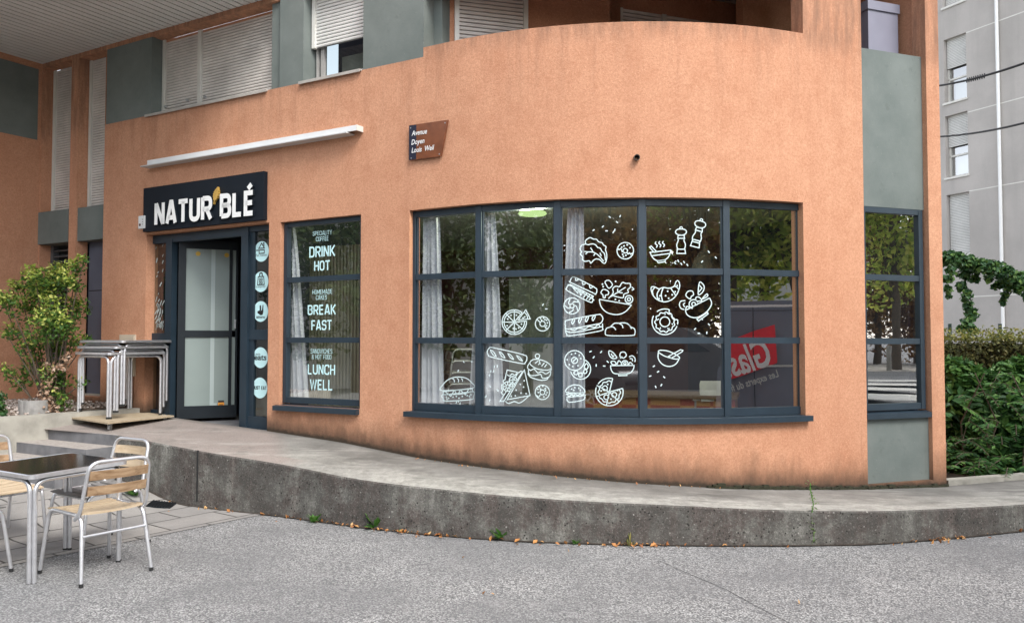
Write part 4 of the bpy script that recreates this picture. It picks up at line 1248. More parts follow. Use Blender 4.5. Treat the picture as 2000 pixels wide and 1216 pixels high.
def st_bag(m, u, z, r):
    ribbon(m, FLAT, [(u - .36 * r, z + .48 * r), (u + .36 * r, z + .48 * r), (u + .45 * r, z - .28 * r), (u - .45 * r, z - .28 * r)], .011, SO, None, True)
    ribbon(m, FLAT, fillet([(u - .17 * r, z + .48 * r), (u - .17 * r, z + .82 * r), (u + .17 * r, z + .82 * r), (u + .17 * r, z + .48 * r)], .15 * r), .016, SO)
    for a_, b_ in ((-.14, .2), (.12, .22), (-.14, -.08), (.12, -.08)): ribbon(m, FLAT, fillet([(u + (a_ - .08) * r, z + (b_ - .1) * r), (u + (a_ + .08) * r, z + (b_ - .1) * r), (u + (a_ + .08) * r, z + (b_ + .1) * r), (u + (a_ - .08) * r, z + (b_ + .1) * r)], .05 * r, True), .008, SO, None, True)
    bfont(m, FLAT, '\u00e0 emporter', u - .62 * r, u + .62 * r, z - .55 * r, .026, SO)
def st_deliv(m, u, z, r):
    for P in ([(-.42, .02), (-.1, .12), (-.02, .06), (.16, .10), (.26, .62), (.36, .60), (.36, .0), (.28, -.3), (.02, -.36), (-.4, -.16)], [(-.12, .10), (-.14, .56), (.05, .60), (.08, .06)]):
        m.poly([FLAT.pt(u + a_ * r, z + b_ * r, SO + (.0003 if len(P) == 4 else 0)) for a_, b_ in P])
    bfont(m, FLAT, 'deliveroo', u - .58 * r, u + .58 * r, z - .64 * r, .03, SO, 0, .02)
def st_eats(m, u, z, r):
    bfont(m, FLAT, 'UBER', u - .78 * r, u - .0 * r, z + .23 * r, .018, SO)
    bfont(m, FLAT, 'eats', u - .80 * r, u + .80 * r, z - .22 * r, .062, SO, 0, .022)
def st_just(m, u, z, r):
    word(m, FLAT, 'JUST EAT', u - .88 * r, u + .88 * r, z - .15 * r, .036, .21, SO)
for px, py, fn, lb in ((511, 491, st_home, 'round sticker with a house over a pan'), (510, 550, st_bag, 'round sticker with a paper bag'), (509.5, 608, st_deliv, 'round sticker with a black paw shape'), (509, 698, st_eats, 'round sticker reading eats'), (508, 757, st_just, 'round sticker reading JUST EAT')):
    sticker(px, py, fn, lb)

# ------------------------------------------------------------------ food drawings on the curved window
GO = .004
LWID = .0086
def smooth(pts, closed, n=4):
    P = [Vector(p) for p in pts]; L = len(P); out = []
    for i in range(L if closed else L - 1):
        a = P[i - 1] if (closed or i > 0) else P[0]; b = P[i]; c = P[(i + 1) % L]; d = P[(i + 2) % L] if (closed or i + 2 < L) else P[-1]
        for j in range(n): out.append(Vector([crom(a[k], b[k], c[k], d[k], j / n) for k in (0, 1)]))
    if not closed: out.append(P[-1])
    return out
def circ(x, y, r, a0=0, a1=360, n=22, ry=None): return [(x + r * math.cos(R(a0 + (a1 - a0) * i / n)), y + (ry or r) * math.sin(R(a0 + (a1 - a0) * i / n))) for i in range(n + 1)]
def icon(name, bay, org, strokes, tf=None):
    ox, oy, sc = org; F = BAY[bay]; m = MB()
    def cv(p):
        x, y = p
        if tf: x, y = tf(x, y)
        return F.hit(ox + x / sc, oy + y / sc, GO)
    for k, *a_ in strokes:
        if k in 'pP': ribbon(m, F, [cv(p) for p in a_[0]], LWID, GO, None, k == 'P')
        elif k in 'sS': ribbon(m, F, [cv(p) for p in smooth(a_[0], k == 'S')], LWID, GO, None, k == 'S')
        elif k == 'c': ribbon(m, F, [cv(p) for p in circ(a_[0], a_[1], a_[2])[:-1]], LWID, GO, None, True)
        elif k == 'a': ribbon(m, F, [cv(p) for p in circ(*a_[:5])], LWID, GO)
        elif k == 'd':
            for x, y in a_[0]: u, z = cv((x, y)); disc(m, F, u, z, .0075, GO + .0003, 8)
    return obj(name + '_decal', m, M['vinyl'], SW)
C2, C3, C4 = (1080, 380, 5.0676), (780, 580, 4.678), (1080, 580, 4.676)
def wave(x0, y0, x1, y1, n, a):
    d = Vector((x1 - x0, y1 - y0)); nn = Vector((-d.y, d.x)).normalized()
    return [(x0 + d.x * i / n + nn.x * a * (1 if i % 2 else -1), y0 + d.y * i / n + nn.y * a * (1 if i % 2 else -1)) for i in range(n + 1)]
def wring(x, y, r, a, n, a0=0, a1=360): return [(x + (r + a * (1 if i % 2 else -1)) * math.cos(R(a0 + (a1 - a0) * i / n)), y + (r + a * (1 if i % 2 else -1)) * math.sin(R(a0 + (a1 - a0) * i / n))) for i in range(n + (0 if a1 - a0 == 360 else 1))]
icon('lettuce', 2, C2, [('S', [(268, 540), (285, 500), (322, 488), (320, 460), (350, 432), (375, 426), (400, 440), (432, 442), (450, 465), (488, 478), (500, 498), (525, 515), (520, 545), (532, 585), (530, 640), (515, 678), (492, 672), (465, 645), (430, 636), (400, 650), (375, 678), (360, 655), (315, 660), (290, 640), (294, 612), (270, 590), (284, 565)]),
    ('s', [(322, 488), (350, 496), (372, 490), (400, 488), (425, 500), (442, 522), (468, 530), (485, 560), (510, 585), (520, 650)]), ('s', [(310, 562), (345, 566), (400, 570), (450, 600), (502, 660)]), ('p', [(322, 590), (345, 566)]), ('p', [(372, 525), (400, 570)]), ('p', [(402, 604), (420, 580)]), ('p', [(465, 575), (478, 608)])])
icon('doughnut', 2, C2, [('c', 716, 555, 82), ('c', 716, 555, 22), ('s', [(638, 525), (652, 545), (668, 535), (680, 548), (686, 565), (700, 560)]), ('s', [(734, 568), (742, 588), (758, 576), (770, 590), (794, 572)]), ('d', [(735, 497), (703, 508), (762, 525), (680, 520), (690, 590), (722, 600), (697, 612)])])
icon('hot_bowl', 3, C2, [('p', [(955, 572), (1168, 548)]), ('s', [(962, 574), (985, 620), (1030, 652), (1110, 642), (1150, 605), (1168, 548)]), ('p', [(975, 605), (1158, 582)]), ('P', [(1030, 655), (1112, 645), (1110, 664), (1042, 674)]), ('P', [(956, 520), (972, 508), (1028, 566), (1000, 570)])] + [('s', [(1022 + 36 * i, 465 - 3 * i), (1012 + 36 * i, 485 - 3 * i), (1032 + 36 * i, 502 - 3 * i), (1022 + 36 * i, 524 - 3 * i)]) for i in range(3)])
MILL = [('a', 1268, 332, 13, 150, 390), ('S', [(1213, 370), (1228, 347), (1268, 340), (1308, 347), (1321, 370), (1305, 393), (1268, 400), (1230, 393)]), ('P', [(1240, 403), (1298, 403), (1303, 432), (1235, 432)]), ('s', [(1236, 433), (1240, 455), (1226, 490), (1228, 520), (1240, 540)]), ('s', [(1301, 433), (1297, 455), (1310, 490), (1308, 520), (1298, 540)]), ('P', [(1230, 540), (1306, 540), (1312, 582), (1226, 582)])]
icon('pepper_mill', 3, C2, MILL)
def tilt(x, y, cx=1268, cy=460, nx=1435, ny=388, a=R(14)):
    x, y = (x - cx) * 1.02, (y - cy) * 1.08
    return nx + x * math.cos(a) - y * math.sin(a), ny + x * math.sin(a) + y * math.cos(a)
icon('salt_mill', 3, C2, MILL + [('p', [(1235, 520), (1303, 520)])], tilt)
icon('club_sandwich', 2, C2, [('S', [(170, 855), (188, 820), (222, 820), (410, 916), (434, 950), (420, 985), (390, 968), (182, 872)]), ('S', [(134, 925), (150, 900), (172, 900), (385, 1025), (392, 1048), (360, 1060), (148, 952)]), ('p', [(165, 885), (400, 1005), (388, 1025)]), ('p', [(185, 905), (245, 975), (255, 935), (275, 995), (300, 960)]), ('p', [(300, 1020), (335, 975)]), ('p', [(330, 1035), (365, 990)]), ('p', [(355, 1045), (390, 1005)]), ('s', [(222, 822), (228, 850), (250, 842)]), ('s', [(290, 862), (298, 890), (322, 880)]), ('s', [(360, 895), (370, 925), (395, 912)])])
icon('swirl_bun', 2, C2, [('c', 188, 1100, 80)] + [('s', [(188 + 22 * math.cos(R(a)), 1100 + 22 * math.sin(R(a))), (188 + 45 * math.cos(R(a + 5)), 1100 + 45 * math.sin(R(a + 5))), (188 + 80 * math.cos(R(a + 45)), 1100 + 80 * math.sin(R(a + 45)))]) for a in range(0, 360, 72)] + [('p', [(188 + 24 * math.cos(R(a)), 1100 + 24 * math.sin(R(a))) for a in range(0, 361, 72)])])
icon('salad_bowl', 2, C2, [('p', [(458, 1035), (778, 1090)]), ('s', [(458, 1035), (478, 1110), (540, 1168), (640, 1186), (720, 1155), (778, 1090)]), ('s', [(548, 1028), (595, 975), (592, 930), (622, 905), (658, 910), (685, 870), (722, 878), (762, 880), (765, 915), (740, 940), (745, 968), (702, 985), (690, 1020), (600, 1002)]), ('p', [(575, 1008), (720, 915)]), ('p', [(640, 965), (640, 930)]), ('p', [(640, 965), (690, 972)]), ('c', 752, 1035, 38), ('c', 752, 1035, 16), ('S', [(475, 970), (492, 940), (520, 940), (550, 960), (545, 988), (520, 994), (516, 1018), (498, 1018), (494, 992)]), ('S', [(515, 862), (545, 846), (570, 860), (588, 890), (572, 915), (552, 925), (532, 900)]), ('d', [(490, 885), (497, 910), (620, 858), (618, 1035), (655, 1050)]), ('s', [(778, 912), (800, 935), (780, 945)])])
icon('croissant', 3, C2, [('S', [(970, 925), (1000, 910), (1050, 932), (1090, 918), (1150, 925), (1200, 905), (1218, 862), (1242, 853), (1255, 905), (1230, 980), (1180, 1035), (1110, 1060), (1040, 1042), (990, 995)]), ('s', [(1010, 915), (985, 950), (992, 992)]), ('s', [(1055, 935), (1030, 985), (1040, 1040)]), ('s', [(1092, 922), (1072, 985), (1085, 1055)]), ('s', [(1165, 925), (1190, 960), (1218, 1000)]), ('s', [(1203, 905), (1225, 915), (1248, 940)]), ('d', [(1060, 1000), (1115, 1000), (1145, 1025), (1135, 955), (1210, 960), (1180, 990), (1050, 1030), (1230, 900)])])
icon('tilted_salad', 3, C2, [('p', [(1310, 1145), (1550, 1022)]), ('s', [(1310, 1145), (1330, 1190), (1380, 1214), (1440, 1210), (1525, 1155), (1570, 1080), (1550, 1022)]), ('P', [(1425, 1232), (1530, 1165), (1535, 1180), (1440, 1250)]), ('a', 1392, 1082, 44, 100, 340), ('c', 1392, 1082, 18), ('S', [(1450, 868), (1490, 892), (1496, 930), (1475, 970), (1438, 985)]), ('p', [(1450, 895), (1475, 925), (1445, 962)]), ('S', [(1315, 990), (1340, 955), (1380, 955), (1392, 990), (1370, 1005), (1360, 1030), (1335, 1020)]), ('S', [(1420, 1050), (1415, 1018), (1440, 1012), (1465, 1030), (1470, 1050)]), ('S', [(1480, 1030), (1522, 982), (1530, 1005)]), ('s', [(1310, 1048), (1265, 1055), (1252, 1090), (1268, 1125), (1300, 1135)]), ('s', [(1308, 1070), (1290, 1085), (1305, 1112)]), ('s', [(1312, 1140), (1325, 1105), (1350, 1115)])])
icon('bitten_doughnut', 3, C4, [('a', 1022, 225, 117, 20, 208), ('a', 1022, 225, 117, 232, 292), ('s', [(1065, 118), (1060, 140), (1082, 155), (1085, 180), (1105, 205), (1138, 208), (1138, 250)]), ('S', wring(1022, 228, 88, 6, 22)), ('c', 1022, 225, 45), ('p', [(950, 210), (968, 198)]), ('p', [(1020, 160), (1028, 150)]), ('p', [(980, 275), (982, 290)]), ('p', [(1045, 285), (1065, 288)]), ('p', [(1085, 240), (1095, 250)])])
icon('baguette_sandwich', 2, C4, [('S', [(112, 232), (140, 208), (400, 160), (440, 165), (456, 198), (440, 232), (400, 246), (140, 290), (115, 262)]), ('s', [(112, 290), (125, 335), (160, 352), (430, 308), (452, 280), (452, 240)]), ('s', [(112, 300), (160, 322), (290, 305), (450, 268)])] + [('S', [(180 + 62 * i, 248 - 11 * i), (172 + 62 * i, 225 - 11 * i), (190 + 62 * i, 195 - 9 * i), (200 + 62 * i, 205 - 9 * i)]) for i in range(4)] + [('s', [(150, 290), (195, 302), (235, 282), (285, 292), (330, 268), (380, 275), (412, 250), (432, 270)])])
icon('bread_loaf', 2, C4, [('S', [(478, 320), (490, 285), (522, 272), (560, 240), (600, 238), (640, 234), (682, 242), (712, 272), (745, 290), (748, 332), (718, 350), (505, 350)]), ('s', [(515, 274), (550, 272), (575, 298)]), ('s', [(600, 238), (630, 255), (640, 282)]), ('s', [(668, 237), (700, 258), (716, 290)])])
icon('bagel', 2, C4, [('c', 197, 577, 90), ('c', 197, 577, 28), ('a', 252, 657, 92, -75, 168), ('p', [(180, 590), (212, 560)]), ('S', [(190, 690), (215, 670), (230, 690), (210, 708)]), ('S', [(235, 700), (262, 690), (265, 722), (240, 725)]), ('S', [(275, 690), (290, 660), (310, 672), (300, 695)]), ('S', [(285, 640), (305, 605), (322, 630), (310, 655)]), ('d', [(170, 520), (205, 512), (240, 530), (255, 560), (130, 570), (150, 615), (180, 632), (228, 625)])])
icon('small_salad', 2, C4, [('p', [(522, 625), (745, 622)]), ('s', [(525, 625), (535, 670), (570, 698), (690, 696), (730, 665), (742, 622)]), ('P', [(598, 702), (676, 700), (675, 714), (600, 716)]), ('a', 657, 606, 28, 160, 385), ('c', 657, 603, 11), ('S', [(512, 490), (548, 505), (582, 552), (545, 560), (515, 530)]), ('p', [(530, 515), (548, 545), (560, 530)]), ('S', [(612, 540), (620, 505), (655, 502), (670, 530), (655, 550), (640, 555)]), ('s', [(615, 560), (632, 540)]), ('s', [(695, 545), (725, 535), (750, 560), (748, 592)]), ('s', [(700, 562), (722, 562), (728, 585)]), ('S', [(530, 590), (560, 585), (578, 610), (545, 615)]), ('s', [(585, 615), (600, 580), (625, 600), (622, 618)]), ('s', [(690, 615), (705, 595), (728, 612)])])
icon('slim_burger', 2, C4, [('S', [(122, 868), (140, 822), (200, 800), (258, 815), (284, 868)]), ('p', [(118, 885), (296, 868)]), ('s', wave(130, 900, 285, 884, 8, 5)), ('p', [(122, 915), (300, 895)]), ('s', [(125, 925), (150, 958), (275, 938), (292, 905)]), ('d', [(170, 838), (200, 825), (235, 830), (250, 848), (190, 850)])])
icon('cut_pizza', 2, C4, [('a', 515, 865, 126, -15, 200), ('a', 515, 865, 126, 215, 284), ('p', [(545, 742), (515, 865), (636, 832)]), ('p', [(515, 865), (400, 805)]), ('p', [(515, 865), (402, 905)]), ('p', [(515, 865), (488, 985)]), ('p', [(515, 865), (600, 950)]), ('s', wring(515, 865, 98, 5, 20, -12, 282)), ('c', 475, 830, 22), ('c', 487, 912, 22), ('c', 560, 890, 22), ('d', [(440, 855), (500, 795), (590, 850), (530, 930)])])
icon('mixing_bowl', 3, C4, [('S', [(963, 495), (985, 484), (1050, 492), (1125, 525), (1157, 555), (1120, 565), (1040, 545), (985, 518)]), ('s', [(963, 495), (962, 560), (1000, 612), (1060, 632), (1120, 612), (1157, 555)]), ('P', [(1052, 542), (1165, 480), (1186, 486), (1180, 498), (1082, 556)])])
icon('burger', 0, C3, [('S', [(388, 852), (398, 800), (450, 750), (530, 728), (610, 740), (660, 780), (674, 828)]), ('P', [(400, 862), (668, 835), (668, 862), (400, 892)]), ('p', [(415, 860), (470, 905), (500, 850)]), ('s', [(505, 855), (530, 885), (555, 850)]), ('p', [(560, 848), (602, 892), (632, 842)]), ('S', [(396, 892), (560, 885), (680, 862), (676, 910), (650, 935), (425, 948), (402, 925)]), ('s', [(485, 745), (500, 755), (502, 778)]), ('s', [(525, 740), (540, 752), (540, 775)]), ('s', [(565, 742), (575, 752), (578, 770)]), ('d', [(430, 912), (450, 922), (435, 930), (490, 912), (520, 905), (545, 922), (575, 905), (620, 898), (640, 905), (655, 890)])])
icon('pizza', 1, C3, [('a', 1050, 228, 112, -5, 310), ('a', 1050, 228, 94, -5, 310)] + [('p', [(1050, 228), (1050 + 112 * math.cos(R(a)), 228 + 112 * math.sin(R(a)))]) for a in (-5, 40, 90, 135, 180, 225, 270, 310)] + [('P', [(1085, 208), (1155, 116), (1196, 198)]), ('s', [(1140, 135), (1165, 165), (1172, 200)]), ('d', [(1020, 165), (1070, 165), (990, 200), (1085, 185), (985, 260), (1040, 285), (1115, 245), (1090, 280), (1145, 180), (1000, 180), (1065, 290), (1130, 190)])])
icon('ring_cake', 1, C3, [('c', 1308, 243, 66), ('c', 1308, 243, 24), ('s', [(1258, 205), (1278, 222), (1285, 235)]), ('s', [(1330, 250), (1335, 280), (1360, 285)]), ('d', [(1290, 195), (1318, 190), (1345, 210), (1352, 235), (1300, 212), (1330, 205), (1345, 262)])])
icon('baguette', 1, C3, [('S', [(803, 495), (825, 462), (862, 462), (1130, 524), (1165, 560), (1150, 596), (1115, 605), (845, 548), (812, 525)])] + [('S', [(832 + 80 * i, 482 + 17 * i), (862 + 80 * i, 500 + 17 * i), (884 + 80 * i, 540 + 14 * i), (855 + 80 * i, 525 + 14 * i)]) for i in range(4)])
icon('round_sandwich', 1, C3, [('S', [(1195, 592), (1230, 568), (1300, 574), (1368, 608), (1388, 645), (1350, 666), (1262, 655), (1205, 622)]), ('s', [(1195, 592), (1170, 640), (1200, 668), (1230, 655), (1265, 690), (1300, 680), (1340, 700), (1385, 668), (1388, 645)]), ('s', [(1178, 665), (1190, 710), (1240, 715), (1290, 705), (1310, 740), (1370, 725), (1385, 680)]), ('s', [(1172, 695), (1200, 730), (1290, 758), (1345, 752), (1360, 735)]), ('p', [(1288, 612), (1272, 560)]), ('c', 1262, 538, 20), ('p', [(1238, 605), (1268, 582)]), ('p', [(1270, 618), (1285, 595)]), ('p', [(1300, 630), (1325, 600)]), ('p', [(1325, 640), (1348, 612)])])
icon('triangle_sandwich', 1, C3, [('P', [(1142, 664), (1194, 898), (985, 935)]), ('p', [(1118, 672), (1085, 690), (918, 952), (960, 950)]), ('p', [(1128, 676), (955, 948)]), ('p', [(1080, 685), (985, 664), (965, 745)]), ('c', 1038, 757, 34), ('p', [(1012, 757), (1064, 757)]), ('p', [(1038, 730), (1038, 785)]), ('c', 990, 815, 44)] + [('p', [(990 + 10 * math.cos(R(a)), 815 + 10 * math.sin(R(a))), (990 + 38 * math.cos(R(a)), 815 + 38 * math.sin(R(a)))]) for a in range(0, 360, 45)] + [('s', wave(965, 745, 930, 830, 4, 8)), ('s', [(930, 830), (945, 855), (930, 870), (950, 890)]), ('s', wave(985, 715, 1075, 700, 4, 8)), ('s', [(970, 950), (1000, 970), (1050, 952), (1095, 966), (1140, 940), (1180, 902)]), ('d', [(1140, 762), (1105, 795), (1135, 820), (1068, 848), (1112, 875), (1158, 880), (1060, 900), (1022, 905)])])
icon('sugared_ring', 1, C3, [('c', 1307, 868, 66), ('c', 1307, 868, 22), ('s', [(1328, 860), (1340, 850), (1328, 838), (1342, 826)]), ('s', [(1255, 895), (1272, 910), (1285, 895), (1290, 882)]), ('d', [(1280, 820), (1310, 812), (1265, 840), (1270, 870), (1340, 890), (1320, 910), (1350, 870), (1290, 840)])])
def crumbs(bay, org, pts):
    F = BAY[bay]; ox, oy, sc = org; m = MB()
    for x, y, a in pts:
        u, z = F.hit(ox + x / sc, oy + y / sc, GO); c, s = math.cos(R(a)) * .011, math.sin(R(a)) * .011
        ribbon(m, F, [(u - c, z - s), (u + c, z + s)], .0095, GO)
    o = obj('crumb_decal', m, M['vinyl'], SW); o['kind'] = 'stuff'
crumbs(2, C2, [(562, 222, -40), (665, 213, 60), (634, 272, -40), (494, 316, 45), (530, 358, 0), (612, 350, 80), (598, 370, 60), (402, 352, 30)])
crumbs(3, C2, [(1240, 656, -60), (1208, 676, -60), (1270, 685, -60), (1298, 668, -60), (1330, 695, -60), (1476, 662, 50), (1543, 566, -50), (1612, 622, -50)])
crumbs(1, C3, [(1312, 70, 60), (1342, 108, 0), (868, 635, 80), (895, 630, 80), (835, 678, 80), (862, 676, 80), (826, 712, 80), (830, 815, -40), (898, 850, -50), (788, 908, 50), (825, 942, 60)])
crumbs(0, C3, [(588, 590, -50), (538, 672, 50), (660, 588, 0), (520, 962, 70), (540, 950, 70), (555, 970, 70)])
crumbs(2, C4, [(343, 496, 20), (440, 500, 50), (372, 548, 50), (395, 622, 85), (468, 628, 0), (500, 590, -45)])
crumbs(3, C4, [(922, 630, 30), (960, 680, 30), (888, 720, 15), (1016, 730, -40), (938, 818, -70), (990, 802, 60), (1425, 250, -50), (1298, 290, 45), (1332, 330, 0), (1405, 325, 85), (1360, 200, -40)])

# ------------------------------------------------------------------ curtains, rods and the furniture inside the shop
def curtain(F, top, bot, y0, y1, o, label, tie=None):
    m = MB(); n = 34; rows = []
    (ta, tb), (ba, bb) = top, bot
    uta, utb = F.hit(ta, y0, o)[0], F.hit(tb, y0, o)[0]; uba, ubb = F.hit(ba, y1, o)[0], F.hit(bb, y1, o)[0]
    z1, z0 = F.hit((ta + tb) / 2, y0, o)[1], F.hit((ba + bb) / 2, y1, o)[1]
    ph = rnd.uniform(0, 6)
    for j in range(15):
        t = j / 14; e = t ** .8
        a = uta + (uba - uta) * e; b = utb + (ubb - utb) * e
        row = []
        for i in range(n + 1):
            f = i / n
            d = .020 * math.sin(f * 4.2 * 2 * math.pi + ph + .35 * math.sin(t * 3)) + .010 * math.sin(f * 17 + ph)
            row.append(m.vert(F.pt(a + (b - a) * f, z1 + (z0 - z1) * t, o + d)))
        rows.append(row)
    for r0, r1 in zip(rows, rows[1:]):
        for i in range(n): m.face((r0[i], r0[i + 1], r1[i + 1], r1[i]))
    return tag(obj('curtain', m, M['curtain'], None, smooth=80), label, 'curtain', 'grey curtains behind the shop windows')
curtain(BAY[0], (826, 858), (820, 868), 416, 790, -.075, 'pale grey curtain at the far left of the curved window')
curtain(BAY[1], (943, 967), (918, 985), 410, 792, -.075, 'grey curtain gathered behind the first inner upright of the curved window')
curtain(BAY[2], (1110, 1140), (1096, 1143), 402, 796, -.075, 'grey curtain behind the lettuce and club sandwich drawings')
curtain(FLAT, (559, 575), (558, 602), 441, 775, -.15, 'grey curtain in the side window beside the slatted screen')
def rod(F, a, b, o, label):
    m = MB(); ua, za = F.hit(*a, o); ub, zb = F.hit(*b, o); z = (za + zb) / 2
    m.tube([F.pt(ua, z, o), F.pt(ub, z, o)], .009, 8); m.tube([F.pt(ua - .012, z, o), F.pt(ua, z, o)], .017, 8)
    tag(obj('curtain_rod', m, M['metal'], None, smooth=40), label, 'curtain rod', 'curtain rods across the window bays')
rod(BAY[0], (817, 425), (934, 418), -.05, 'thin curtain rod in the bay with the burger drawing')
rod(BAY[1], (944, 414), (1080, 406), -.05, 'thin curtain rod in the bay with the pizza drawing')
rod(BAY[2], (1096, 404), (1244, 403), -.05, 'thin curtain rod in the bay with the lettuce drawing')
rod(FLAT, (580, 438), (699, 430), -.20, 'thin curtain rod across the side window')
# slatted screen behind the side window
sc_ = thing('slatted_screen', 'beige screen of vertical slats behind the writing on the side window', 'screen', tuple(FLAT.pt(U(650, 700, -.45), .6, -.45)))
ua, ub = FLAT.hit(594, 600, -.42)[0], FLAT.hit(716, 600, -.42)[0]; zt = FLAT.hit(650, 480, -.42)[1]
m = MB(); m.fbox(FLAT, ua, ub, .6, zt, -.50, -.47); obj('backing', m, plain('screen_back', (.17, .155, .10), .7), sc_)
m = MB(); x = ua
while x < ub - .02:
    m.fbox(FLAT, x, x + .026, .6, zt, -.468, -.44); x += .046
obj('slats', m, M['slatb'], sc_)
# ceiling lamp
p = at_z(1040, 416, 2.74)
lp = thing('ceiling_lamp', 'round dark ceiling lamp with a glowing green white ring', 'lamp', (p.x, p.y, 2.72))
m = MB(); m.lathe((p.x, p.y, 2.72), [(.0, .235), (.125, .235), (.125, .03)], 28); obj('case', m, M['lampdark'], lp, smooth=40)
m = MB(); m.lathe((p.x, p.y, 2.72), [(.0, .0), (.12, .0), (.135, .012), (.125, .03)], 28); obj('diffuser', m, M['lamp'], lp, smooth=40)
pl_ = bpy.data.lights.new('lamp_bulb', 'POINT'); pl_.energy = 24; pl_.color = (.93, 1, .78); pl_.shadow_soft_size = .11
plo = bpy.data.objects.new('lamp_bulb', pl_); plo.location = (p.x, p.y, 2.62); COL.objects.link(plo)
# bell shaped pendant
p = at_y(1378, 530, 9.0)
pd = thing('pendant_lamp', 'unlit grey bell shaped pendant lamp hanging behind the croissant bay', 'lamp', (p.x, p.y, p.z))
m = MB(); m.lathe((p.x, p.y, p.z), [(.17, -.02), (.165, .02), (.12, .15), (.06, .22), (.03, .24), (.02, .3)], 24); obj('shade', m, plain('pendant_metal', (.30, .31, .30), .25, .6), pd, smooth=50)
m = MB(); m.tube([(p.x, p.y, p.z + .3), (p.x, p.y, 2.96)], .006, 6); obj('cord', m, M['black'], pd)
# counter with checker tiles
ca, cb = at_z(1140, 770, 1.02), at_z(1440, 776, 1.02)
CFR = Frame((ca.x, ca.y), (cb.x - ca.x, cb.y - ca.y)); CLn = (Vector((cb.x, cb.y)) - CFR.o).length
ct = thing('counter', 'low brown wooden counter with red and mustard checker tiles on its front', 'counter', (ca.x, ca.y, .585))
m = MB(); m.fbox(CFR, -.05, CLn, 1.0, 1.035, -.62, .02); obj('top', m, M['brownwood'], ct)
m = MB(); m.fbox(CFR, -.03, CLn - .02, .587, .999, -.6, 0); obj('tiled_front', m, M['checker'], ct)
# pale chair back beside the counter
p = at_y(1392, 778, 7.75)
ch_ = thing('white_chair', 'white curved chair back just inside the fourth window bay', 'chair', (p.x, p.y, .585))
m = MB(); rows = []
for i in range(9):
    a_ = R(-38 + 76 * i / 8)
    row = [m.vert((p.x + .20 * math.sin(a_) * k2, p.y - .12 * math.cos(a_) + .1, z)) for z, k2 in ((.98, .88), (1.05, .98), (1.14, 1.0), (1.17, .92))] + [m.vert((p.x + .18 * math.sin(a_) * k2, p.y - .10 * math.cos(a_) + .125, z)) for z, k2 in ((1.17, .92), (1.05, .98), (.98, .88))]
    rows.append(row)
for r0, r1 in zip(rows, rows[1:]):
    for i in range(7): m.face((r0[i], r1[i], r1[(i + 1) % 7], r0[(i + 1) % 7]))
obj('backrest', m, plain('chair_white', (.62, .62, .52), .5), ch_, smooth=60)
m = MB(); m.box((p.x, p.y + .2, 1.0), (.36, .36, .03)); obj('seat', m, plain('chair_seat', (.6, .58, .5), .5), ch_)
for dx, dy in ((-.16, .04), (.16, .04), (-.16, .36), (.16, .36)):
    m = MB(); m.tube([(p.x + dx, p.y + dy, .586), (p.x + dx * .95, p.y + dy, .985)], .014, 6); obj('leg', m, M['metal'], ch_)
# pale cupboard against the back wall and a dark doorway
p = at_y(1045, 640, 11.6)
cbd = thing('cupboard', 'tall pale cupboard against the red back wall of the shop', 'cupboard', (p.x, p.y, .585))
ang = math.atan2(br.y - bl.y, br.x - bl.x)
m = MB(); m.box((p.x, p.y, 1.5), (.62, .45, 1.83), ang); obj('carcass', m, M['offwhite'], cbd)
for sx in (-.155, .155):
    m = MB(); c_ = Vector((p.x, p.y, 1.5)) + Matrix.Rotation(ang, 3, 'Z') @ Vector((sx, -.236, 0)); m.box(c_, (.29, .018, 1.78), ang); obj('door', m, plain('cupboard_door', (.46, .5, .48), .5), cbd)
# a stack of aluminium chairs inside comes after the terrace chair is built

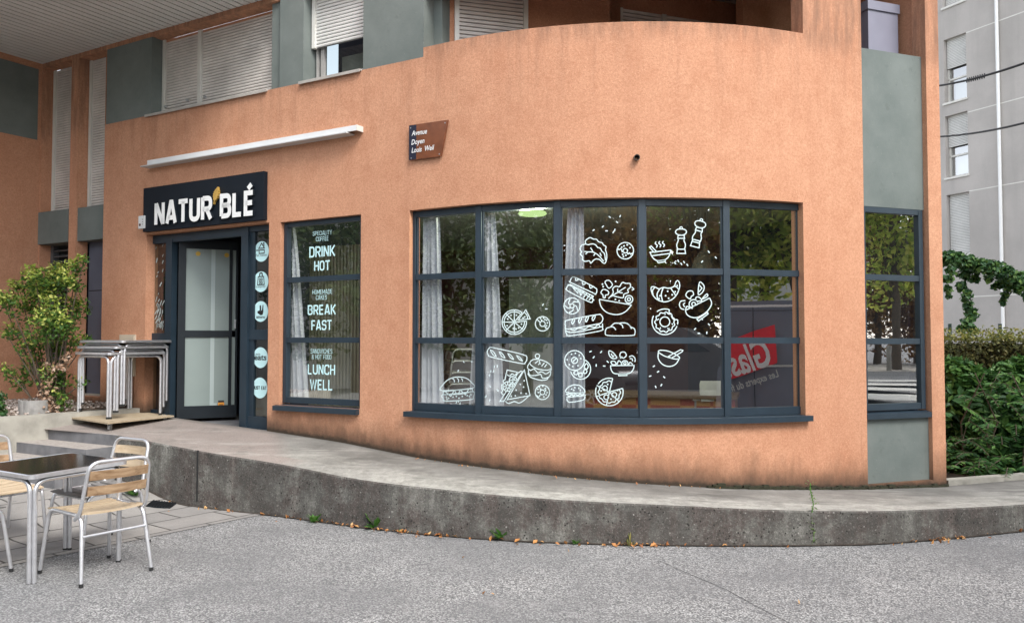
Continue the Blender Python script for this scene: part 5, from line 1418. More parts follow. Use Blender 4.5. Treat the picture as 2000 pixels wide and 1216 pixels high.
# ------------------------------------------------------------------ terrace chairs and tables
def arc_path(pts, r, n=5): return fillet3(pts, r, n)
def fillet3(pts, r, n=5):
    P = [Vector(p) for p in pts]; out = [P[0]]
    for i in range(1, len(P) - 1):
        a, b = P[i - 1] - P[i], P[i + 1] - P[i]
        k = min(r, a.length * .49, b.length * .49)
        s, e = P[i] + a.normalized() * k, P[i] + b.normalized() * k
        for j in range(n + 1):
            t = j / n; out.append(s * (1 - t) ** 2 + P[i] * 2 * t * (1 - t) + e * t * t)
    return out + [P[-1]]
TR = .0125
def make_chair(name, label, slat, cat='chair', group='slatted aluminium chairs round the terrace table'):
    """x forward, y left; feet on z = 0"""
    root = thing(name, label, cat, (0, 0, 0), group)
    for sy in (-1, 1):
        y0, y1 = .235 * sy, .205 * sy
        for fx, mx_ in ((.27, .215), (-.27, -.205)):
            m = MB(); m.tube(fillet3([(fx, y0, .012), (mx_, y1, .425), (0, y1, .425)], .07), TR, 9)
            lg = obj('leg', m, M['alu'], root, smooth=50)
            m = MB(); m.tube([(fx + (.001 if fx > 0 else -.001), y0, 0), (fx, y0, .02)], TR + .0015, 9); obj('foot_cap', m, M['rubber'], lg, smooth=50)
    m = MB(); m.tube(fillet3([(-.15, -.222, .40), (-.215, -.222, .45), (-.285, -.20, .77), (-.285, .20, .77), (-.215, .222, .45), (-.15, .222, .40)], .075, 7), TR, 9); obj('back_hoop', m, M['alu'], root, smooth=50)
    m = MB(); m.tube([(-.232, -.212, .30), (-.232, .212, .30)], .009, 8); obj('stretcher', m, M['alu'], root, smooth=50)
    m = MB(); m.tube([(.21, -.205, .40), (.21, .205, .40)], .009, 8); obj('stretcher', m, M['alu'], root, smooth=50)
    for i in range(6):
        x = .215 - i * .078; z = .447 - .016 * math.sin(math.pi * min(1, (i + .4) / 5.4)) + (.0 if i else -.006)
        m = MB(); nseg = 6
        rows = []
        for j in range(nseg + 1):
            y = -.205 + .41 * j / nseg; dz = -.010 * (1 - (2 * j / nseg - 1) ** 2)
            rows.append([m.vert((x - .029, y, z + dz)), m.vert((x + .029, y, z + dz - (.006 if i == 0 else 0))), m.vert((x + .029, y, z + dz - .014)), m.vert((x - .029, y, z + dz - .014))])
        for r0, r1 in zip(rows, rows[1:]):
            for q in range(4): m.face((r0[q], r1[q], r1[(q + 1) % 4], r0[(q + 1) % 4]))
        m.face(rows[0][::-1]); m.face(rows[-1])
        fixn(obj('seat_slat', m, M[slat], root))
    for z, x in ((.685, -.268), (.585, -.246)):
        m = MB(); rows = []
        for j in range(9):
            y = -.196 + .392 * j / 8; dx = -.028 * (1 - (2 * j / 8 - 1) ** 2)
            rows.append([m.vert((x + dx + .006, y, z - .030)), m.vert((x + dx + .006 - .012, y, z + .030)), m.vert((x + dx - .006 - .012, y, z + .030)), m.vert((x + dx - .006, y, z - .030))])
        for r0, r1 in zip(rows, rows[1:]):
            for q in range(4): m.face((r0[q], r1[q], r1[(q + 1) % 4], r0[(q + 1) % 4]))
        m.face(rows[0][::-1]); m.face(rows[-1])
        fixn(obj('back_slat', m, M['backwood'] if slat == 'wood' else M['wood'], root))
    return root
def seat_on_ground(o, x, y, fwd):
    gx = (ground_z(x + .25, y) - ground_z(x - .25, y)) / .5; gy = (ground_z(x, y + .25) - ground_z(x, y - .25)) / .5
    up = Vector((-gx, -gy, 1)).normalized(); f = Vector((fwd[0], fwd[1], 0)); f = (f - up * f.dot(up)).normalized(); l = up.cross(f)
    Mx = Matrix((f, l, up)).transposed().to_4x4()
    o.rotation_euler = Mx.to_euler(); o.location = (x, y, ground_z(x, y) + .006)
ta, tb = Vector((.5, .866)), Vector((-.866, .5))
chA = make_chair('terrace_chair', 'aluminium chair with brown wooden slats nearest the camera, right of the table', 'wood')
chB = make_chair('terrace_chair', 'aluminium chair with a weathered grey slat seat behind the table', 'greywood')
chC = dup(chA); chC['label'] = 'wooden slat chair beyond the left side of the table, cut by the picture edge'
chD = dup(chB); chD['label'] = 'chair in front of the table of which only a seat corner and legs show'
chI = dup(chA)
seat_on_ground(chA, -2.79, 5.55, (-.815, .58))
seat_on_ground(chB, -3.13, 6.24, -ta)
seat_on_ground(chC, -3.96, 6.34, (.866, -.5))
seat_on_ground(chD, -3.70, 5.44, ta)
# stacked chairs inside the first window bay
p = at_y(903, 740, 10.2)
for i in range(4):
    c_ = chI if i == 0 else dup(chI)
    c_['label'] = ['bottom', 'second from the bottom', 'third from the bottom', 'topmost'][i] + ' chair of the stack behind the burger drawing'
    c_['group'] = 'stacked chairs inside the shop'
    c_.location = (p.x + .02 * i, p.y, .60 + .14 * i); c_.rotation_euler = (0, 0, R(195))

def make_table(name, label, group=None):
    """square table 0.70 with paired tube legs; feet on z = 0"""
    root = thing(name, label, 'table', (0, 0, 0), group)
    h = .35
    def rsq(s, r, n=6): return fillet([(-s, -s), (s, -s), (s, s), (-s, s)], r, True, n)
    m = MB(); P = rsq(h - .008, .05); m.prism([(p.x, p.y, .698) for p in P], [(p.x, p.y, .716) for p in P]); obj('table_top', m, M['tabletop'], root)
    m = MB(); P = rsq(h, .055); Q = rsq(h - .009, .05); n = len(P)
    v = [[m.vert((a.x, a.y, z)) for a, z in ((P[i], .690), (P[i], .714), (Q[i], .7185), (Q[i], .690))] for i in range(n)]
    for i in range(n):
        a, b = v[i], v[(i + 1) % n]
        for q in range(4): m.face((a[q], b[q], b[(q + 1) % 4], a[(q + 1) % 4]))
    fixn(obj('rim', m, M['alu'], root, smooth=50))
    t = .0145; c = h - .035
    for sx, sy in ((1, 1), (-1, 1), (-1, -1), (1, -1)):
        m = MB()
        fx, fy = sx * (c + .0), sy * (c + .0)
        m.tube(fillet3([(fx - sx * .0208, fy, .014), (fx - sx * .0208, fy, .672), (0, fy, .672)], .085, 7), t, 10)
        m.tube(fillet3([(fx, fy - sy * .0208, .014), (fx, fy - sy * .0208, .672), (fx, 0, .672)], .085, 7), t, 10)
        lg = obj('leg', m, M['alu'], root, smooth=50)
        m = MB(); m.tube([(fx - sx * .0208, fy, 0), (fx - sx * .0208, fy, .022)], t + .0015, 10); m.tube([(fx, fy - sy * .0208, 0), (fx, fy - sy * .0208, .022)], t + .0015, 10)
        obj('foot_cap', m, M['rubber'], lg, smooth=50)
    return root
tbl = make_table('terrace_table', 'square black topped aluminium table among the chairs', None)
tc = (-3.185, 5.715)
tbl.location = (tc[0], tc[1], ground_z(*tc) - .012); tbl.rotation_euler = (R(.6), R(-.9), R(60))

# dolly with three nested tables
bz = .705
c0 = [at_z(129, 813, bz), at_z(210, 825, bz), at_z(340, 811, bz)]
c3 = c0[0] + c0[2] - c0[1]
dl = thing('dolly', 'plywood furniture dolly on small castors under the stacked tables', 'dolly', (c0[1].x, c0[1].y, .6))
m = MB(); m.prism([(p.x, p.y, bz - .016) for p in c0 + [c3]], [(p.x, p.y, bz) for p in c0 + [c3]]); fixn(obj('board', m, M['ply'], dl))
ctr = (c0[0] + c0[2]) / 2
for p in c0 + [c3]:
    q_ = p + (ctr - p) * .17
    s, _ = 0, 0
    zf = .60 + .035 * max(0, min(1, (q_.y - 8.3) / 1.0))
    m = MB(); m.lathe((q_.x, q_.y, zf + .034), [(.0, -.011), (.03, -.011), (.033, -.006), (.033, .006), (.03, .011), (.0, .011)], 16, 'X'); cs = obj('castor', m, plain('castor_grey', (.35, .36, .36), .5), dl, smooth=40)
    m = MB(); m.box((q_.x, q_.y - .0, bz - .022), (.05, .045, .01)); m.box((q_.x - .017, q_.y, zf + .052), (.004, .026, .06)); m.box((q_.x + .017, q_.y, zf + .052), (.004, .026, .06)); obj('fork', m, M['metal'], cs)
axp, axq = Vector((-.54, .36, 0)).normalized(), Vector((.36, .54, 0)).normalized()
f1 = at_z(213, 818, bz)
lab = ['lowest', 'middle', 'topmost']
for i in range(3):
    t_ = make_table('stacked_table', lab[i] + ' of the three black topped tables nested on the dolly', 'tables nested on the dolly') if i == 0 else dup(st0)
    if i == 0: st0 = t_
    t_['label'] = lab[i] + ' of the three black topped tables nested on the dolly'
    cc = f1 + (axp + axq) * .30 + Vector((.015, .032, 0)) * i
    t_.location = (cc.x, cc.y, bz + .001 + .066 * i); t_.rotation_euler = (0, 0, math.atan2(axq.y, axq.x) + R(5) * i)

# ------------------------------------------------------------------ planting
def cloud(m, c, r, n, size, shell=.5, squash=1.0, asp=.55):
    c = Vector(c)
    for _ in range(n):
        d = Vector((rnd.gauss(0, 1), rnd.gauss(0, 1), rnd.gauss(0, 1))).normalized()
        q = c + Vector((d.x, d.y, d.z * squash)) * r * (rnd.random() ** shell)
        m.leaf(q, size, (d + Vector((0, 0, .7))) if rnd.random() < .6 else None, asp)
sh = thing('leafy_shrub', 'tall yellow green shrub with dry lower leaves growing in the gravel planter', 'shrub', (-5.3, 9.35, .75))
fo, yo, dr, stm = MB(), MB(), MB(), MB()
base = Vector((-5.25, 9.35, .76))
blobs = [(70, 545, 26), (98, 560, 32), (118, 540, 26), (150, 522, 18), (164, 507, 10), (136, 548, 22), (38, 562, 18), (18, 590, 22), (4, 588, 14), (58, 602, 34), (108, 612, 40), (152, 602, 24), (30, 648, 20), (14, 655, 10), (60, 676, 28), (108, 680, 36), (148, 668, 18), (170, 664, 12), (16, 724, 14), (40, 742, 24), (70, 718, 26), (110, 738, 32), (122, 782, 20), (160, 748, 14), (90, 640, 34), (130, 635, 30), (80, 575, 28), (150, 560, 14)]
for x, y, r in blobs:
    D = 9.35 + rnd.uniform(-.28, .22)
    c = at_y(x, y, D); rr = r / 1600 * D
    n = int(12 + r * r * .22)
    cloud(fo, c, rr * 1.08, n, .05, .55)
    up = sstep(690, 560, y) * (1.0 if x < 120 else .9)
    cloud(yo, c + Vector((-.02, -.05, rr * .45)), rr * .8, int(n * (.14 + .62 * up)), .047, .45)
    mid = base.lerp(c, .5) + Vector((rnd.uniform(-.06, .06), rnd.uniform(-.05, .05), rnd.uniform(-.1, .05)))
    stm.tube([base + Vector((rnd.uniform(-.12, .12), rnd.uniform(-.08, .08), 0)), mid, c], .013, 5, 0, True, .004)
for x, y, r in ((100, 720, 16), (95, 748, 18), (120, 715, 12), (92, 775, 22), (105, 795, 24), (130, 700, 12), (84, 790, 16)):
    c = at_y(x, y, 9.15); cloud(dr, c, r / 1600 * 9.1, int(10 + r * 2.2), .05, .6)
obj('foliage', fo, M['leaf_shrub'], sh); obj('young_leaves', yo, M['leaf_tip'], sh, label='pale yellow young leaves'); obj('dry_leaves', dr, M['leaf_dry'], sh, label='dry pinkish brown leaves'); obj('stem', stm, M['bark'], sh)
# ribbed concrete ring and the plant at its left
ed = None
pa_ = at_z(14, 812, .735); pb_ = at_z(70, 812, .735)
m = MB(); cx = (pa_ + pb_) / 2 + Vector((.02, .22, 0)); rad = (pb_ - pa_).length / 2 * 1.02
pts = []
for k in range(31):
    a = R(190 + 160 * k / 30); rr = rad * (1 + .05 * abs(math.sin(k / 30 * math.pi * 5)))
    pts.append((cx.x + rr * math.cos(a), cx.y + rr * math.sin(a)))
inner = [(cx.x + (x - cx.x) * .8, cx.y + (y - cx.y) * .8) for x, y in pts]
for i in range(30): m.prism(*pr([pts[i], pts[i + 1], inner[i + 1], inner[i]], .70, .895))
tag(fixn(obj('planting_ring', m, plain('ring_concrete', (.30, .29, .275), .9, 0, .2, 12, .4))), 'ribbed grey concrete ring standing in the gravel left of the shrub', 'planter ring')
lp_ = thing('low_plant', 'small dark green plant at the left edge of the gravel planter', 'plant', tuple(at_z(2, 812, .74)))
m = MB()
for x, y, r in ((2, 775, 12), (0, 795, 14), (5, 808, 8), (-14, 790, 18)): cloud(m, at_y(x, y, 8.75), r / 1600 * 8.75, 70, .05, .6)
obj('foliage', m, M['leaf_dark'], lp_)
m = MB(); b_ = at_z(2, 812, .73); m.tube([b_, b_ + Vector((0, .05, .15))], .012, 6); obj('stem', m, M['bark'], lp_)

# right side: grey building, creeper, fence, hedge, big shrub
GF = Frame((15.57, 28.0), (.425, -.905))
G = thing('apartment_building', 'plain grey apartment building with white roller shutters behind the orange corner', 'building', (15.57, 28, 0))
gw = []
for yt, yb, ysh in ((-85, 6, 6), (70, 196, 128), (222, 344, 284), (378, 497, 497)):
    gw.append((GF.hit(1868, yb)[1], GF.hit(1868, yt)[1], GF.hit(1868, ysh)[1]))
gu0, gu1 = GF.hit(1845, 200, 0)[0], GF.hit(1889, 200, 0)[0]
zvv = [-1] + [z for g_ in sorted(gw) for z in g_[:2]] + [24]
m = MB()
for u0, u1 in ((-30, gu0), (gu1, 16)): m.fbox(GF, u0, u1, -1, 24, -.3, 0)
for a, b in zip(zvv[::2], zvv[1::2]): m.fbox(GF, gu0, gu1, a, b, -.3, 0)
m.fbox(GF, -30, 16, -1, 24, -9, -.6)
obj('wall', m, M['greywall'], G)
for k_, (a, b, c) in enumerate(gw):
    m = MB(); fr = .07
    for q in ((gu0, gu1, a, a + fr), (gu0, gu0 + fr, a, b), (gu1 - fr, gu1, a, b), (gu0, gu1, (a + c) / 2 + .2, (a + c) / 2 + .26)): m.fbox(GF, *q, -.28, -.2)
    gwn = obj('window', m, M['pvc'], G)
    m = MB(); m.poly([GF.pt(gu0, a, -.25), GF.pt(gu1, a, -.25), GF.pt(gu1, b, -.25), GF.pt(gu0, b, -.25)]); obj('pane', m, M['glass'], gwn)
    m = MB(); m.fbox(GF, gu0 + .1, gu0 + .55, a + .1, a + .8, -.5, -.45); obj('net_curtain', m, M['offwhite'], gwn)
    m = MB(); m.fbox(GF, gu0 - .05, gu1 + .03, a - .07, a - .001, -.18, .05); obj('sill', m, M['pvc'], gwn)
    shutter(GF, gu0 + .02, gu1 - .02, c, b, -.14, 'shutterlite', .055, frame=False, parent=gwn)
m = MB()
for x, y in ((1940, 45), (1940, 206), (1940, 365), (1940, 577)):
    z = GF.hit(x, y)[1]; m.fbox(GF, gu1 + .02, 16, z - .018, z + .018, 0, .004)
obj('joint_strip', m, M['pvc'], G)
u = GF.hit(1952, 300, .08)[0]; p = GF.pt(u, 0, .08)
m = MB(); m.tube([(p.x, p.y, -.5), (p.x, p.y, 24)], .055, 10); obj('downpipe', m, M['white'], G, smooth=40)
def wire(a, b, r, label):
    m = MB(); a, b = Vector(a), Vector(b)
    P = [a.lerp(b, i / 24) - Vector((0, 0, .18 * 4 * (i / 24) * (1 - i / 24))) for i in range(25)]
    m.tube(P, r, 6)
    return tag(obj('overhead_cable', m, M['cable'], None, smooth=60), label, 'cable', 'overhead cables right of the building')
wr = wire(at_y(1800, 172, 17), at_y(2220, 28, 11), .021, 'upper black overhead cable with a knotted splice')
pA, pB = at_y(1800, 172, 17), at_y(2220, 28, 11)
m = MB()
for i in range(9):
    t = .29 + .012 * i; q_ = pA.lerp(pB, t) - Vector((0, 0, .18 * 4 * t * (1 - t))); m.tube([q_ - Vector((0, 0, .045)), q_ + Vector((.01, 0, .045))], .012, 5)
obj('splice', m, M['cable'], wr)
wire(at_y(1800, 268, 17), at_y(2220, 167, 11), .019, 'lower plain black overhead cable')

def fencepost(px, label):
    b = at_y(px, 690, 16.5); t = at_y(px, 632, 16.5); m = MB(); m.tube([(b.x, b.y, ground_z(b.x, b.y)), (t.x, t.y, t.z)], .035, 6); m.tube([(b.x - .14, b.y, t.z - .42), (t.x, t.y, t.z - .16)], .02, 5)
    tag(obj('fence_post', m, M['post']), label, 'fence post', 'green posts behind the hedge')
fencepost(1855, 'dark green post behind the hedge beside the orange corner'); fencepost(1953, 'dark green post behind the hedge in front of the white downpipe')
cv_ = thing('creeper', 'dark green creeper hanging in front of the grey wall', 'creeper', tuple(at_y(1890, 660, 20)))
m = MB(); wd = MB()
vb = [(1848, 505, 16), (1862, 505, 16), (1880, 510, 18), (1898, 515, 16), (1915, 520, 17), (1932, 522, 17), (1948, 526, 17), (1965, 535, 18), (1982, 540, 18), (1998, 548, 18), (2015, 550, 20), (1858, 528, 10), (1850, 545, 10), (1852, 565, 8), (1853, 578, 5), (1885, 535, 14), (1878, 560, 10), (1888, 578, 12), (1892, 598, 11), (1898, 615, 13), (1890, 630, 12), (1880, 640, 10), (1900, 645, 10), (1955, 552, 13), (1972, 558, 14), (1963, 575, 8), (1958, 590, 6), (1990, 565, 8), (1905, 545, 8), (1930, 545, 8), (1942, 560, 6), (2010, 575, 14)]
wr_ = MB(); wr_.tube([at_y(1830, 497, 19.1), at_y(1900, 515, 19.1), at_y(2060, 556, 19.1)], .012, 5); obj('support_wire', wr_, M['metal'], cv_)
for x, y, r in vb:
    D = 19 + rnd.uniform(-.4, .4); c = at_y(x, y, D); cloud(m, c, r / 1600 * D, int(20 + r * r * .5), .125, .55, 1, .85)
obj('foliage', m, M['leaf_vine'], cv_)
P = [at_y(x, y, 19.2) for x, y in ((1892, 665), (1893, 620), (1886, 570), (1884, 530), (1920, 525), (1965, 540), (2015, 552))]
g0 = P[0].copy(); g0.z = ground_z(g0.x, g0.y); wd.tube([g0] + P, .03, 5); obj('stem', wd, M['bark'], cv_)
hg = thing('clipped_hedge', 'flat topped brown green clipped hedge between the shrub and the grey building', 'hedge', tuple(at_y(1920, 700, 14)))
a, b = at_y(1800, 664, 14.5), at_y(2120, 656, 12.6)
a.z = ground_z(a.x, a.y); b.z = ground_z(b.x, b.y)
HF = Frame((a.x, a.y), (b.x - a.x, b.y - a.y)); HL = (Vector((b.x, b.y)) - HF.o).length
m, mt = MB(), MB()
for _ in range(9000):
    u = rnd.uniform(0, HL); z = rnd.uniform(.1, 1.58); o = rnd.uniform(-.25, .04) + .05 * noise.noise(Vector((u * 2.5, z * 2.5, 0)))
    m.leaf(HF.pt(u, z, o), .06, Vector((HF.n.x, HF.n.y, .5)) if rnd.random() < .5 else None, .6)
for _ in range(1500):
    u = rnd.uniform(0, HL); o = rnd.uniform(-.8, .05); mt.leaf(HF.pt(u, 1.56 + rnd.random() ** 3 * .2 + .05 * noise.noise(Vector((u * 2, o, 3))), o), .06, None, .6)
for u, s_ in ((1.05, .25), (1.3, .2), (.6, .14), (1.9, .12), (2.6, .15)):
    cloud(mt, HF.pt(u, 1.62, -.3), s_, 60, .07, .6)
obj('foliage', m, M['leaf_hedge'], hg); obj('top_shoots', mt, M['leaf_hedgetop'], hg, label='yellow green young shoots')
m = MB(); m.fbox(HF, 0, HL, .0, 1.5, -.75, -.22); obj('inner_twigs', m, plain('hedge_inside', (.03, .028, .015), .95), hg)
bs = thing('large_bush', 'big dark green bush with drooping leaf sprays beside the orange corner', 'bush', (5.4, 9.2, .1))
m, m2, stm = MB(), MB(), MB()
def spray(mb, c, d, L, n, size):
    """a drooping compound leaf: paired leaflets along a curved stalk"""
    d = Vector(d).normalized(); side = d.cross(Vector((0, 0, 1))).normalized(); P = []
    for i in range(n):
        t = i / (n - 1); q_ = Vector(c) + d * L * t + Vector((0, 0, -.35 * L * t * t)); P.append(q_)
        for s_ in (-1, 1):
            ld = (side * s_ + d * .55 + Vector((0, 0, -.25))).normalized(); sz = size * (1 - .45 * t) * rnd.uniform(.8, 1.15)
            nn = Vector((rnd.gauss(0, .25), rnd.gauss(0, .25), 1)); w_ = ld.cross(nn).normalized() * sz * .21
            b = [mb.vert(q_), mb.vert(q_ + ld * sz * .5 + w_), mb.vert(q_ + ld * sz - Vector((0, 0, sz * .12))), mb.vert(q_ + ld * sz * .5 - w_)]
            mb.face((b[0], b[1], b[2], b[3]))
    stm.tube(P[::2] + [P[-1]], .004, 4)
for _ in range(150):
    px, py = rnd.uniform(1835, 2060), rnd.uniform(715, 945)
    if py < 735 + 22 * math.sin(px * .07): continue
    D = rnd.uniform(8.25, 9.5) + (945 - py) * .0035
    c = at_y(px, py, D)
    if c.z < .22: c.z = .22 + rnd.random() * .1
    d = Vector((rnd.gauss(-.25, .7), -1 + rnd.gauss(0, .5), rnd.gauss(.35, .4)))
    spray(m if py > 800 or rnd.random() < .5 else m2, c, d, rnd.uniform(.22, .42), rnd.randint(6, 9), rnd.uniform(.08, .125))
for x, y, r in ((1860, 715, 18), (1885, 722, 18), (1905, 730, 16), (1960, 725, 20), (1990, 715, 20), (1940, 735, 14), (2030, 720, 20), (1870, 745, 22), (1980, 745, 24)):
    cloud(m2, at_y(x, y, 9.4), r / 1600 * 9.4, 230, .13, .6, 1, .45)
for x, y, r in ((1880, 800, 60), (1950, 830, 80), (1900, 880, 60), (1980, 900, 60), (2040, 840, 90), (1870, 930, 30), (1930, 930, 30)):
    cloud(m, at_y(x, y, 9.45), r / 1600 * 9.6 * 1.1, int(r * 22), .135, .6, 1, .5)
for k_ in range(9):
    b = Vector((5.0 + .2 * k_, 9.3 + rnd.uniform(-.2, .2), .05)); stm.tube([b, b + Vector((rnd.uniform(-.2, .2), rnd.uniform(-.3, .1), .6)), b + Vector((rnd.uniform(-.4, .3), rnd.uniform(-.5, .1), 1.15))], .014, 5, 0, True, .006)
obj('foliage', m, M['leaf_dark'], bs); obj('upper_foliage', m2, make_leaf('upper_leaf', (.03, .09, .02), (.07, .17, .04), (.14, .26, .06)), bs); obj('stem', stm, M['bark'], bs)  # upper leaves get a lighter green than the rest
m = MB()
cq_ = plan(S_CORNER)[0]
m.prism(*pr([(cq_.x + .05, cq_.y + .06), (cq_.x + 2.6, cq_.y + .98), (cq_.x + 2.6, cq_.y + 1.1), (cq_.x + .05, cq_.y + .18)], .0, .215))
tag(obj('kerb_strip', m, M['concrete']), 'thin pale kerb between the ramp and the big bush', 'kerb')
gm = MB(); gm.prism(*pr([(cq_.x - .5, cq_.y + .2), (cq_.x + 9, cq_.y + 3.2), (cq_.x + 9, cq_.y + 14), (cq_.x - 3, cq_.y + 9)], -.05, .05)); struct(fixn(obj('soil', gm, M['bark'])))

# ------------------------------------------------------------------ weeds, fallen leaves, grate, cabinet
def weed(px, py, h, label, kind=0):
    b = on_ground(px, py) + Vector((0, -.05, 0)); h *= 1.35; r = thing('weed', label, 'weed', tuple(b), 'weeds at the foot of the low wall')
    m = MB(); n = 26 if kind == 0 else 16
    for k_ in range(n):
        a = rnd.uniform(0, 6.28); L = h * rnd.uniform(.35, 1); d = Vector((math.cos(a), math.sin(a) - .4, rnd.uniform(.5, 2.2))).normalized()
        s_ = d.cross(Vector((0, 0, 1))).normalized() * L * (.16 if kind == 0 else .05); o_ = b + Vector((rnd.uniform(-.02, .02), -.01 + rnd.uniform(-.02, .01), 0))
        q_ = [m.vert(o_), m.vert(o_ + d * L * .55 + s_), m.vert(o_ + d * L + Vector((0, 0, -L * .15))), m.vert(o_ + d * L * .55 - s_)]
        m.face(q_)
    obj('leaves', m, M['leaf_weed'] if kind < 2 else M['leaf_hedgetop'], r); return r
weed(615, 1016, .10, 'upright broad leaved weed at the wall, left of the other weeds')
weed(737, 1028, .13, 'low spreading broad weed at the foot of the wall, the widest one')
weed(795, 1032, .09, 'small weed beside the widest weed at the wall')
weed(978, 1049, .13, 'bushy weed at the foot of the wall below the burger window')
weed(1121, 1058, .05, 'tiny flat weed at the wall under the lettuce window')
weed(1228, 1063, .10, 'brown grassy tuft among orange leaves at the wall', 2)
weed(270, 965, .16, 'weed behind the chairs beside the dark grate')
b = on_ground(1582, 1062) + Vector((0, -.03, 0))
tw = thing('tall_weed', 'tall thin weed growing up past the top of the low wall', 'weed', tuple(b))
m = MB(); P = [b + Vector((.012 * math.sin(i * 1.3), -.02, .052 * i)) for i in range(10)]; m.tube(P, .004, 5); obj('stem', m, M['leaf_weed'], tw)
m = MB()
for i, q_ in enumerate(P):
    for _ in range(11 if i > 6 or i < 4 else 5): m.leaf(q_ + Vector((rnd.gauss(0, .012), rnd.gauss(-.005, .01), rnd.uniform(-.02, .03))), .032 if i < 8 else .02, None, .3)
obj('leaves', m, make_leaf('weed_pale', (.10, .17, .05), (.18, .26, .09)), tw)
m = MB()
for _ in range(190):
    px = rnd.choice([rnd.uniform(300, 1000), rnd.uniform(380, 860), rnd.gauss(1240, 35), rnd.uniform(1000, 1500), rnd.gauss(1830, 60), rnd.gauss(760, 60)])
    k_ = min(KERB, key=lambda q: abs(q[0] - px)); k2 = KERB[min(len(KERB) - 1, KERB.index(k_) + 1)]
    t = rnd.random(); x, y = k_[1] + (k2[1] - k_[1]) * t, k_[2] + (k2[2] - k_[2]) * t - abs(rnd.gauss(0, .05)) - .012
    m.leaf((x, y, ground_z(x, y) + .012 + rnd.random() * .012), rnd.uniform(.02, .055), Vector((rnd.gauss(0, .35), rnd.gauss(0, .35), 1)), .6)
for px, py in ((945, 1160), (962, 1162), (1560, 1178), (1110, 1077), (905, 1090), (330, 1000), (540, 1020), (1390, 1062), (1010, 905 + 160)):
    p = on_ground(px, py); m.leaf((p.x, p.y, p.z + .012), .035, Vector((.1, .1, 1)), .6)
for _ in range(50):
    s = rnd.uniform(S(820, 890), S(1400, 950)); p, _t, n_ = plan(s, -.04 - rnd.random() * .08); m.leaf((p.x, p.y, ramp_z(s) + .012), rnd.uniform(.015, .03), Vector((.1, .1, 1)), .6)
stuff(obj('fallen_leaves', m, M['leaf_fall']), 'orange and brown fallen leaves along the foot of the low wall', 'leaves')
m = MB(); P = [on_ground(x, y) for x, y in ((1285, 1094), (1340, 1118), (1420, 1152), (1470, 1180), (1560, 1226))]
for a, b in zip(P, P[1:]):
    t = (b - a).normalized() * .0022; t = Vector((-t.y, t.x, 0)); z = Vector((0, 0, .004)); m.poly([a - t + z, b - t + z, b + t + z, a + t + z])
struct(fixn(obj('asphalt_crack', m, M['darkvoid'])))
# soil line where the wall meets the asphalt
m = MB(); prev = None
for (px, x, y, z) in KERB:
    wob = .02 + .025 * abs(noise.noise(Vector((x * 4, y * 4, 0))))
    r_ = [m.vert((x, y + .03, ground_z(x, y) + .012)), m.vert((x, y - wob, ground_z(x, y - wob) + .008))]
    if prev: m.face((prev[0], prev[1], r_[1], r_[0]))
    prev = r_
struct(fixn(obj('soil_line', m, plain('dirt', (.045, .034, .025), .95, 0, .5, 30, .6))))
gc = [on_ground(x, y) for x, y in ((284, 990), (298, 979), (345, 984), (332, 994))]
gt = thing('drain_grate', 'dark metal drain grate set in the paving beside the wall', 'grate', tuple(gc[0]))
m = MB(); m.prism([p + Vector((0, 0, .004)) for p in gc], [p + Vector((0, 0, .014)) for p in gc]); fixn(obj('frame', m, M['darkframe'], gt))
m = MB()
for i in range(9):
    t = (i + .5) / 9; a_, b_ = gc[0].lerp(gc[3], t), gc[1].lerp(gc[2], t); m.tube([a_ + Vector((0, 0, .016)), b_ + Vector((0, 0, .016))], .006, 4)
obj('bars', m, M['black'], gt)
a_, b_ = FLATR.hit(1696, 60, -.3)[0], FLATR.hit(1754, 60, -.3)[0]; zt = FLATR.hit(1725, 6, -.3)[1]
cb_ = thing('balcony_cabinet', 'lilac grey metal cabinet standing in the recess above the tall grey panel', 'cabinet', tuple(FLATR.pt((a_ + b_) / 2, 3.2, -.5)))
m = MB(); m.fbox(FLATR, a_, b_, 3.2, zt - .09, -.75, -.3); obj('body', m, M['cabinet'], cb_)
m = MB(); m.fbox(FLATR, a_ - .015, b_ + .012, zt - .089, zt, -.77, -.285); obj('lid', m, M['cabinet'], cb_)

# ------------------------------------------------------------------ across the street: what the panes reflect
def reflect(px, py, bay, dist):
    """point seen in a window bay, DIST metres beyond the glass"""
    F = BAY[bay] if isinstance(bay, int) else bay
    d = ray(px, py); u, z = F.hit(px, py); p = F.pt(u, z); d.normalize()
    n3 = Vector((F.n.x, F.n.y, 0)); return p + (d - n3 * 2 * d.dot(n3)) * dist
def wheel(root, c, r, ax, w_=.2):
    """ax: unit vector along the axle (towards the outside)"""
    T = Matrix.Translation(c) @ Vector((ax[0], ax[1], 0)).to_track_quat('Z', 'Y').to_matrix().to_4x4()
    m = MB(); m.lathe((0, 0, 0), [(.0, -w_), (r * .95, -w_), (r, -w_ * .8), (r, -.03), (r * .94, 0), (r * .68, 0)], 28); m.v = [tuple(T @ Vector(v)) for v in m.v]; wh = obj('wheel', m, M['rubber'], root, smooth=40)
    m = MB(); m.lathe((0, 0, 0), [(r * .68, -.001), (r * .64, -.03), (r * .6, -.05)], 28)
    for k_ in range(7):
        a = 2 * math.pi * k_ / 7; c_, s_ = math.cos(a), math.sin(a)
        m.poly([(c_ * r * .1 - s_ * r * .07, s_ * r * .1 + c_ * r * .07, -.012), (c_ * r * .1 + s_ * r * .07, s_ * r * .1 - c_ * r * .07, -.012), (c_ * r * .63 + s_ * r * .05, s_ * r * .63 - c_ * r * .05, -.006), (c_ * r * .63 - s_ * r * .05, s_ * r * .63 + c_ * r * .05, -.006)])
    m.v = [tuple(T @ Vector(v)) for v in m.v]; obj('rim', m, M['metal'], wh)
